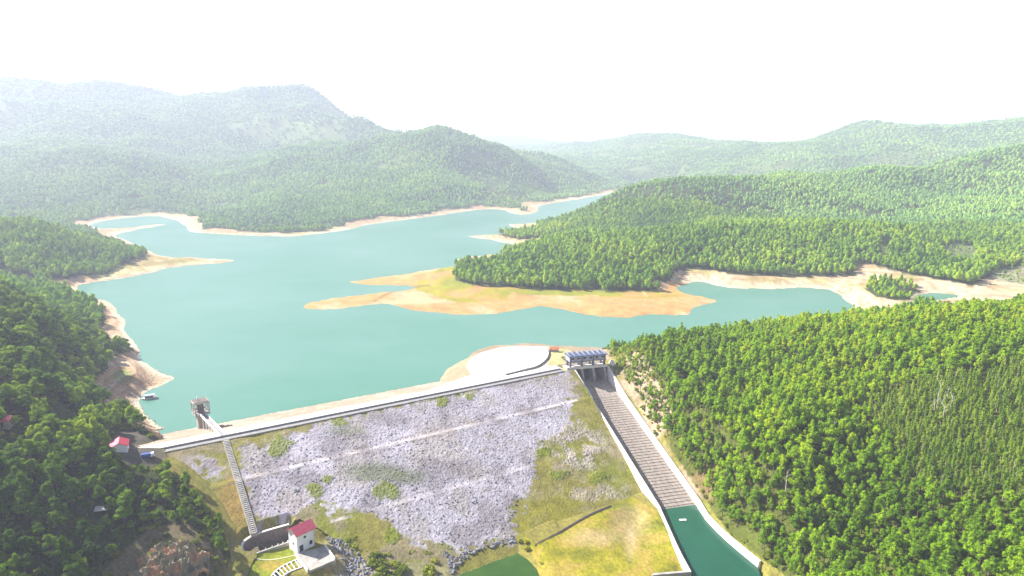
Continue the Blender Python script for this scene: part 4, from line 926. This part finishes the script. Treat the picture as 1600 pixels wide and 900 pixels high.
def crown_mesh(kind, seed):
    rg = random.Random(seed); m = MB()
    fr, fh = rg.uniform(.78, 1.22), rg.uniform(.82, 1.2); tilt = (rg.uniform(-.12, .12), rg.uniform(-.12, .12))
    if kind == 'broad':          # wide rounded broadleaf crown, height 12, spread 9
        cs = [(0, 0, 8.2, 2.6)]+[(math.cos(a+rg.uniform(-.3, .3))*rg.uniform(1.8, 2.9), math.sin(a+rg.uniform(-.3, .3))*rg.uniform(1.8, 2.9), rg.uniform(5.6, 8.2), rg.uniform(1.5, 2.1)) for a in [i*6.28/6 for i in range(6)]]+[(rg.uniform(-1.5, 1.5), rg.uniform(-1.5, 1.5), rg.uniform(9.2, 10.4), rg.uniform(1.2, 1.7)) for _ in range(3)]
        for i, (x, y, z, r) in enumerate(cs):
            lump(m, (x, y, z), r*.72, r*.6, 1, .3, seed+i); leafquads(m, (x, y, z), r, int(26*r), .95, rg, .4, .85)
    elif kind == 'pine':         # upright open crown in tiers, height 12, spread 6
        cs = [(rg.uniform(-.3, .3), rg.uniform(-.3, .3), rg.uniform(9.6, 11), rg.uniform(.8, 1.4)), (0, 0, 8.6, 1.6)]+[(math.cos(a)*rg.uniform(1.1, 1.9), math.sin(a)*rg.uniform(1.1, 1.9), rg.uniform(5.2, 8.4), rg.uniform(1.0, 1.5)) for a in [i*2.4+rg.random() for i in range(rg.choice([5, 6, 7, 9]))]]
        for i, (x, y, z, r) in enumerate(cs):
            lump(m, (x, y, z), r*.65, r*.62, 1, .3, seed+i); leafquads(m, (x, y, z), r, int(30*r), .72, rg, .45, .95)
    elif kind == 'gum':          # slim plantation tree, height 9, spread 2.6
        for i in range(5):
            z = 3.4+i*1.25; r = [1.05, 1.2, 1.15, .95, .6][i]*rg.uniform(.85, 1.1); x, y = rg.uniform(-.3, .3), rg.uniform(-.3, .3)
            lump(m, (x, y, z), r*.6, r*.75, 1, .3, seed+i); leafquads(m, (x, y, z), r, int(26*r), .6, rg, .5, 1.0)
    elif kind == 'bush':
        for i in range(4):
            x, y, r = rg.uniform(-.9, .9), rg.uniform(-.9, .9), rg.uniform(.6, 1.0); lump(m, (x, y, .7), r*.7, r*.6, 1, .3, seed+i); leafquads(m, (x, y, .8), r, 22, .5, rg, .5, .8)
    elif kind == 'mid':          # 700-1500 m away: a few rough lumps
        cs = [(0, 0, 7.5, 2.4, 3.4), (1.4, .6, 6.0, 1.8, 2.2), (-1.2, 1.0, 5.6, 1.9, 2.2), (.2, -1.5, 6.2, 1.8, 2.3)]
        for i, (x, y, z, r, h) in enumerate(cs):
            lump(m, (x+rg.uniform(-.5, .5), y+rg.uniform(-.5, .5), z), r*rg.uniform(.8, 1.1), h*rg.uniform(.8, 1.05), 1, .55, seed*7+i)
        leafquads(m, (0, 0, 6.6), 2.9, 46, 1.5, rg, .3, 1.35)
    elif kind == 'far':
        for i in range(3): lump(m, (rg.uniform(-1.3, 1.3), rg.uniform(-1.3, 1.3), rg.uniform(4.8, 7)), rg.uniform(1.8, 2.6), rg.uniform(2.6, 4.2), 1, .6, seed*5+i)
    if kind in ('broad', 'pine', 'mid', 'gum', 'far'): m.v = [(x*fr+z*tilt[0]*.6, y*fr+z*tilt[1]*.6, z*(fh if kind != 'broad' else 1)) for x, y, z in m.v]
    return m
def trunk_mesh(kind, seed):
    rg = random.Random(seed+99); m = MB()
    H, r = dict(broad=(7.5, .32), pine=(9.5, .24), gum=(7.5, .13), mid=(5, .3), far=(4, .3))[kind]
    b = (rg.uniform(-.3, .3), rg.uniform(-.3, .3), H*.55); m.cone((0, 0, -1.5), b, r, r*.72); m.cone(b, (b[0]*.5, 0, H), r*.72, r*.3)
    if kind in ('broad', 'pine'):
        for i in range(5):
            a = i*1.9+rg.random(); z = H*(.45+.09*i); m.cone((b[0]*.8, b[1]*.8, z), (math.cos(a)*2.0, math.sin(a)*2.0, z+1.7), r*.36, r*.12, 4)
    return m
LEAF = dict(broad='leaf_dark', pine='leaf_bright', gum='leaf_gum', bush='leaf_bush', mid='leaf_mid', far='leaf_far')
NV = dict(broad=9, pine=10, gum=7, bush=5, mid=9, far=8)
CM, TM = {}, {}
for kd_ in NV:
    CM[kd_] = []; TM[kd_] = []
    for i in range(NV[kd_]):
        m = crown_mesh(kd_, 11*i+5); me = bpy.data.meshes.new(kd_+'_crown'); me.from_pydata(m.v, [], m.f); me.materials.append(MAT[LEAF[kd_]]); CM[kd_].append(me)
        if kd_ in ('broad', 'pine', 'gum'):
            m = trunk_mesh(kd_, i); me = bpy.data.meshes.new(kd_+'_trunk'); me.from_pydata(m.v, [], m.f); me.materials.append(MAT['pale_bark' if kd_ == 'gum' else 'bark']); TM[kd_].append(me)
# scatter stuff: one object per wood, tree shapes instanced on its points
SRC = {}
def source(kind):
    if kind in SRC: return SRC[kind]
    c = bpy.data.collections.new('shapes_'+kind)
    for i in range(NV[kind]):
        if TM[kind]:                      # join crown and trunk in one source mesh
            bm = bmesh.new(); bm.from_mesh(CM[kind][i]); n0 = len(bm.faces); bm.from_mesh(TM[kind][i]); bm.faces.ensure_lookup_table()
            for f in bm.faces[n0:]: f.material_index = 1
            me = bpy.data.meshes.new(kind+'_tree'); bm.to_mesh(me); bm.free(); me.materials.append(CM[kind][i].materials[0]); me.materials.append(TM[kind][i].materials[0])
        else: me = CM[kind][i]
        c.objects.link(bpy.data.objects.new(kind+'_tree_shape_%d' % i, me))
    SRC[kind] = c; return c
def scatter_object(name, pos, scl, rot, kind):
    me = bpy.data.meshes.new(name); n = len(pos); me.vertices.add(n); me.vertices.foreach_set('co', pos.astype(np.float32).ravel())
    a = me.attributes.new('scl', 'FLOAT_VECTOR', 'POINT'); a.data.foreach_set('vector', scl.astype(np.float32).ravel())
    a = me.attributes.new('rot', 'FLOAT_VECTOR', 'POINT'); a.data.foreach_set('vector', rot.astype(np.float32).ravel())
    a = me.attributes.new('pick', 'INT', 'POINT'); a.data.foreach_set('value', rng.integers(0, NV[kind], n).astype(np.int32))
    me.update(); o = bpy.data.objects.new(name, me); COL.objects.link(o)
    g = bpy.data.node_groups.new(name, 'GeometryNodeTree'); g.interface.new_socket('Geometry', in_out='INPUT', socket_type='NodeSocketGeometry'); g.interface.new_socket('Geometry', in_out='OUTPUT', socket_type='NodeSocketGeometry')
    gi, go = g.nodes.new('NodeGroupInput'), g.nodes.new('NodeGroupOutput'); mp = g.nodes.new('GeometryNodeMeshToPoints'); ip = g.nodes.new('GeometryNodeInstanceOnPoints')
    ci_ = g.nodes.new('GeometryNodeCollectionInfo'); ci_.inputs['Collection'].default_value = source(kind); ci_.inputs['Separate Children'].default_value = True; ci_.inputs['Reset Children'].default_value = True
    def at(nm, ty):
        q = g.nodes.new('GeometryNodeInputNamedAttribute'); q.data_type = ty; q.inputs['Name'].default_value = nm; return q
    s_, r_, k_ = at('scl', 'FLOAT_VECTOR'), at('rot', 'FLOAT_VECTOR'), at('pick', 'INT')
    l = g.links.new; l(gi.outputs[0], mp.inputs['Mesh']); l(mp.outputs[0], ip.inputs['Points']); l(ci_.outputs[0], ip.inputs['Instance']); ip.inputs['Pick Instance'].default_value = True
    l(k_.outputs['Attribute'], ip.inputs['Instance Index']); l(r_.outputs['Attribute'], ip.inputs['Rotation']); l(s_.outputs['Attribute'], ip.inputs['Scale']); l(ip.outputs[0], go.inputs[0])
    md = o.modifiers.new('scatter', 'NODES'); md.node_group = g
    tag(o, kind='stuff'); return o
def scatter(r0, r1, sp, azm=.82, prop=0.0):
    out = []; r = r0
    while r < r1:
        s = max(sp, prop*r); n = int(2*azm*r/s); a = -azm+(np.arange(n)+rng.random()+rng.uniform(-.36, .36, n))/n*2*azm; rr = r+rng.uniform(-.36, .36, n)*s
        out.append(np.stack([rr*np.sin(a), rr*np.cos(a), np.full(n, s)], 1)); r += s*.9
    p = np.concatenate(out); x, y, s = p.T; px, py, d = PR(x, y, x*0+20)
    k = (px > -140) & (px < 1740) & (py < 1080); x, y, s = x[k], y[k], s[k]
    sd = shore_sd(x, y); z = height(x, y, sd); m = masks(x, y, z, sd); return x, y, z, s, sd, m
def lean(n, a=.06): return np.stack([rng.normal(0, a, n), rng.normal(0, a, n), rng.uniform(0, 6.28, n)], 1)
# ---- near woods
x, y, z, s, sd, m = scatter(205, 720, 3.85)
px, py = m['px'], m['py']
sps, spq = sp_at(x, y); dal, dat = dam_at(x, y)
ok = ~m['open'] & (sd > 0) & (z > -28) & ~((spq > -60) & (spq < 17) & (sps > -60) & (sps < 140) & (px > 700)) & (polydist(x, y, chan) > 6)
n50 = fbm(x/28, y/28, 3); n50b = fbm(x/19+5, y/19, 3)
right = ok & (px > 930) & (x > 40); left = ok & (px < 640) & (x < -60)
plant_px = [(1350,640),(1450,600),(1640,570),(1800,560),(1800,800),(1600,800),(1500,790),(1440,765),(1400,720)]
gum = right & inpoly(px, py, plant_px)
pine = right & ~gum & (n50 > -.6)
# broadleaf trees are wider: thin the scatter
broad = left & (rng.random(x.size) < .47) & (n50 > -.5)
# keep the view of small things on the left bank free
hide = lambda cx, cy, w, h: (np.abs(px-cx) < w) & (py > cy-8) & (py < cy+h)
broad &= ~((px > 222) & (px < 330) & (py > 655) & (py < 722)); broad &= ~hide(193, 698, 19, 22) & ~hide(160, 806, 15, 22) & ~hide(233, 715, 14, 26) & ~hide(8, 690, 26, 20)
fall = inpoly(px, py, outc_px); broad &= ~fall
# ones near the dam stay small
def place_things(sel, kind, nmax, names, cat, base, groupfn, smin, smax):
    idx = np.where(sel)[0]; inside = idx[(px[idx] > -12) & (px[idx] < 1612) & (py[idx] < 935)]
    near_ = inside[np.argsort(m['d'][inside])][:nmax]; rest = np.setdiff1d(idx, near_)
    protos = []
    for i in range(NV[kind]):
        e_ = empty(names, (0, 0, 0), link=False); c = bpy.data.objects.new('crown', CM[kind][i]); k_ = bpy.data.objects.new('trunk', TM[kind][i]); protos.append((e_, c, k_))
    for j in near_:
        e_, c, k_ = protos[int(rng.integers(0, NV[kind]))]; t = e_.copy(); COL.objects.link(t)
        sz = rng.uniform(smin, smax)*base(j); t.location = (x[j], y[j], z[j]-.2); t.rotation_euler = (rng.normal(0, .05), rng.normal(0, .05), rng.uniform(0, 6.28)); t.scale = (sz*rng.uniform(.9, 1.1), sz*rng.uniform(.9, 1.1), sz*rng.uniform(.85, 1.15))
        for q in (c, k_): w = q.copy(); COL.objects.link(w); w.parent = t
        lab, gr = groupfn(j); tag(t, lab, cat, gr)
    for p_ in protos:
        for q in p_: bpy.data.objects.remove(q)
    n = len(rest); sz = rng.uniform(smin, smax, n)*np.array([base(j) for j in rest])
    return np.stack([x[rest], y[rest], z[rest]-.2], 1), np.stack([sz*rng.uniform(.9, 1.1, n), sz*rng.uniform(.9, 1.1, n), sz*rng.uniform(.85, 1.15, n)], 1), lean(n)
def gl_left(j):
    a, b = px[j], py[j]
    if b > 800:
        if a > 240: return ('dark green broadleaf tree between the bare rock outcrop and the rock covered dam', 'broadleaf trees between outcrop and dam')
        if a > 110: return ('dark green broadleaf tree in the shadowed wood left of the brown rock outcrop', 'broadleaf trees beside the outcrop')
        return ('rounded broadleaf tree in the lowest corner of the dark wood', 'broadleaf trees in the lowest wood')
    if b > 690:
        if a > 200: return ('broadleaf tree on the shaded bank between parked truck and dam slope', 'broadleaf trees on the dam groin')
        if a > 100: return ('broadleaf tree in the dark wood below the crimson roofed house', 'broadleaf trees below the guard house')
        return ('broadleaf tree in the wood below the half hidden red roofed farmhouse', 'broadleaf trees below the farmhouse')
    if b > 600:
        if a > 110: return ('sunlit broadleaf tree between the crimson roofed house and the sandy point', 'broadleaf trees behind the guard house')
        return ('sunlit broadleaf tree in the wood above the half hidden red roofed farmhouse', 'broadleaf trees above the farmhouse')
    return ('bushy green broadleaf tree on the wooded headland beyond the sandy point', 'broadleaf trees on the near headland')
def gl_right(j):
    a, b = px[j], py[j]
    if a < 1130: return ('bright green tree on the slope beside the stepped spillway chute', 'trees beside the chute')
    if a < 1240 and b > 780: return ('bright green tree beside the curved wall of the green basin', 'trees beside the basin wall')
    if b > 860: return ('yellowish green tree by the bare earth patches at the hill foot', 'trees at the foot of the near hill')
    if a < 1400: return ('lime green tree in the open wood between spillway and plantation', 'lime green trees on the near hill')
    return ('yellowish green tree in the wood just below the plantation rows', 'trees below the plantation')
base_b = lambda j: (1.05+.3*n50b[j])*float(np.interp(m['d'][j], [260, 700], [.92, 1.0]))*(.62 if (dal[j] > -22 and py[j] > 700) else 1)
lp, ls, lr = place_things(broad, 'broad', 300, 'broadleaf_tree', 'tree', base_b, gl_left, .58, 1.2)
scatter_object('lakeside_wood', lp, ls, lr, 'broad')
base_p = lambda j: (.9+.35*n50b[j])*(.6 if px[j] < 1040 else 1)
lp, ls, lr = place_things(pine, 'pine', 300, 'hillside_tree', 'tree', base_p, gl_right, .55, 1.25)
scatter_object('hillside_wood', lp, ls, lr, 'pine')
# plantation rows: tighter, on a regular grid
u0 = np.arange(60, 480, 2.8); v0 = np.arange(180, 640, 3.2); UU, VV = np.meshgrid(u0, v0); ca, sa = math.cos(.5), math.sin(.5)
gx = (UU*ca-(VV-400)*sa+60).ravel(); gy = (UU*sa+(VV-400)*ca+330).ravel(); gx = gx+rng.normal(0, .3, gx.size); gy = gy+rng.normal(0, .3, gy.size)
gs = shore_sd(gx, gy); gz_ = height(gx, gy, gs); gpx, gpy, gd = PR(gx, gy, gz_); k = inpoly(gpx, gpy, plant_px) & (np.hypot(gx, gy) < 620) & (rng.random(gx.size) < .93)
keepx, keepy, keepz, keepm = x, y, z, m
x, y, z = gx[k], gy[k], gz_[k]; px, py = gpx[k], gpy[k]; m = dict(d=gd[k])
lp, ls, lr = place_things(np.ones(x.size, bool), 'gum', 300, 'plantation_tree', 'tree', lambda j: .98, lambda j: ('slim grey green young tree in the regular rows of the hillside plantation', 'young trees in the plantation rows'), .7, 1.2)
scatter_object('plantation_wood', lp, ls, lr, 'gum')
x, y, z, m = keepx, keepy, keepz, keepm
# ---- pale bare trees in the gap above the plantation
for i, (a_, b_) in enumerate([(1463,640),(1470,652),(1478,636),(1466,628),(1484,648),(1458,655),(1473,664),(1300,690),(1226,778)]):
    v = on_ground(a_, b_, 25); t = empty('bare_tree', v, rng.uniform(0, 6)); tag(t, 'pale leafless tree standing in the dark gap above the plantation rows' if i < 7 else ('pale leafless tree alone in the middle of the green hillside wood' if i == 7 else 'pale leafless tree low on the green slope near the basin'), 'tree', {True: 'pale leafless trees above the plantation', False: None}[i < 7])
    mt = MB(); mt.cone((0, 0, -1), (.2, 0, 6.5), .24, .17); mt.cone((.2, 0, 6.5), (.1, .3, 12), .17, .05); mt.build('trunk', 'pale_bark', t)
    for k in range(5):
        an = k*1.4+i; z_ = 4.5+k*1.3; MB().cone((.15, 0, z_), (math.cos(an)*2.0, math.sin(an)*2.0, z_+2.3), .12, .03, 5).build('branch', 'pale_bark', t)
# ---- bushes
bx, by, bz, bs_, bsd, bm_ = scatter(205, 560, 2.6); bpx, bpy_ = bm_['px'], bm_['py']; bn = fbm(bx/9, by/9, 3); rr_ = rng.random(bx.size)
bchan = polydist(bx, by, chan) > 3.6
sel = (bm_['slope'] & (bn > -.02) & (rr_ < .8) & bchan) | ((bpx > 930) & ~bm_['dam'] & (rr_ < .35) & bchan & (bpx < 1300)) \
    | (inpoly(bpx, bpy_, [(520,850),(560,835),(640,850),(700,862),(712,880),(700,960),(560,960),(590,890)]) & (bn > -.12) & (rr_ < .6)) \
    | ((bpx > 880) & bm_['redh'] & False) | (inpoly(bpx, bpy_, [(806,838),(826,836),(848,880),(850,900),(836,880),(812,850)]) & (rr_ < .35)) \
    | (inpoly(bpx, bpy_, [(262,735),(292,762),(318,788),(345,822),(362,872),(350,930),(325,860),(280,800),(235,740)]) & (rr_ < .5)) \
    | ((bpx < 300) & (bpy_ > 480) & ~bm_['open'] & (rr_ < .3) & (bpx > -60)) \
    | (bm_['outc'] & (bn > .12) & (rr_ < .7)) | ((bpx > 1180) & (bpy_ > 780) & (rr_ < .3) & ~bm_['dam'] & bchan)
sel &= (bsd > 8)
n = sel.sum(); sz = rng.uniform(.6, 1.5, n)*np.where((bpx[sel] > 500) & (bpx[sel] < 720), 1.45, 1)
scatter_object('undergrowth', np.stack([bx[sel], by[sel], bz[sel]-.15], 1), np.stack([sz, sz, sz*rng.uniform(.7, 1.3, n)], 1), lean(n), 'bush')
CM['stone'] = []; TM['stone'] = []; NV['stone'] = 5
for i in range(5):
    m_ = MB(); lump(m_, (0, 0, .1), .62, .45, 1, .75, 31+i); me = bpy.data.meshes.new('stone'); me.from_pydata(m_.v, [], m_.f); me.materials.append(MAT['riprap']); CM['stone'].append(me)
def stones(name, poly, zg, n, smin, smax, cond=None):
    xs = [p[0] for p in poly]; ys = [p[1] for p in poly]; a = rng.uniform(min(xs), max(xs), n*3); b = rng.uniform(min(ys), max(ys), n*3); k = inpoly(a, b, poly); a, b = a[k][:n], b[k][:n]
    q = on_ground_v(a, b, zg)
    sz = rng.uniform(smin, smax, len(q)); scatter_object(name, q, np.stack([sz, sz*rng.uniform(.6, 1.2, len(q)), sz*rng.uniform(.6, 1, len(q))], 1), lean(len(q), .4), 'stone')
stones('rock_rubble', [(506,838),(530,842),(560,866),(596,905),(520,905),(538,890),(530,868)], -19, 330, .5, 1.4)
stones('pond_rocks', [(690,862),(715,866),(760,852),(800,838),(808,846),(780,853),(740,864),(716,884),(706,900),(700,880)], -27, 300, .7, 1.5)
stones('scattered_boulders', [(380,705),(600,645),(880,588),(890,625),(850,690),(805,800),(800,835),(715,862),(560,795),(395,805)], -10, 1500, .35, .95)
stones('shore_stones', [(150,610),(232,572),(275,590),(228,615),(250,665),(290,682),(262,690),(225,665),(190,640)], 3, 500, .3, .9)
# ---- middle distance
mx_, my_, mz_, ms_, msd, mm = scatter(700, 1500, 6.2)
okm = (~mm['open'] & (msd > 10)) | (mm['isle'] & (msd > 3)) ; okm &= ~(mm['isle'] & (rng.random(mx_.size) < .15))
okm &= fbm(mx_/30, my_/30, 3) > -.46
scrub = mm['clear'] & (rng.random(mx_.size) < .45); okm |= scrub
n = okm.sum(); sz = rng.uniform(.72, 1.2, n)*np.where(mm['isle'][okm], .7, 1)*np.where(scrub[okm], rng.uniform(.25, .5, n), 1)*(1+.25*fbm(mx_[okm]/45, my_[okm]/45, 3))
scatter_object('peninsula_forest', np.stack([mx_[okm], my_[okm], mz_[okm]-.4], 1), np.stack([sz, sz, sz*rng.uniform(.85, 1.25, n)], 1), lean(n), 'mid')
# ---- far hills
fx, fy, fz, fs, fsd, fm = scatter(1500, 6500, 7.0, .82, .0046)
n3 = fbm(fx/300, fy/300, 4)
okf = ~fm['open'] & (fsd > 14) & (fbm(fx/60, fy/60, 3) > -.5) & ((n3 < .22) | (rng.random(fx.size) < .3))
# drop what no eye could see from here or beside it: slopes hidden behind nearer ridges are kept, only sparse in the lee
n = okf.sum(); k = fs[okf]/7.4*rng.uniform(.75, 1.2, n); hh_ = np.minimum(k, 1.25)*rng.uniform(.75, 1.2, n)
scatter_object('distant_forest', np.stack([fx[okf], fy[okf], fz[okf]-1], 1), np.stack([k, k, hh_], 1), lean(n), 'far')
print('trees', len(mx_[okm]), n)
# ================================================================ HAZE
hm = bpy.data.materials.new('haze'); hm.use_nodes = True; nt = hm.node_tree; nt.nodes.clear()
pv = N(nt, 'ShaderNodeVolumePrincipled'); pv.inputs['Color'].default_value = (.74, .79, 1.0, 1); pv.inputs['Density'].default_value = HAZE; pv.inputs['Anisotropy'].default_value = 0.2
ou = N(nt, 'ShaderNodeOutputMaterial'); nt.links.new(pv.outputs[0], ou.inputs['Volume'])
o = mesh_obj('haze', *[(lambda m: m.v)(MB().box((0, 12000, 300), (60000, 27000, 840))), (lambda m: m.f)(MB().box((0, 12000, 300), (60000, 27000, 840)))], None); o.data.materials.append(hm)
tag(o, kind='stuff')
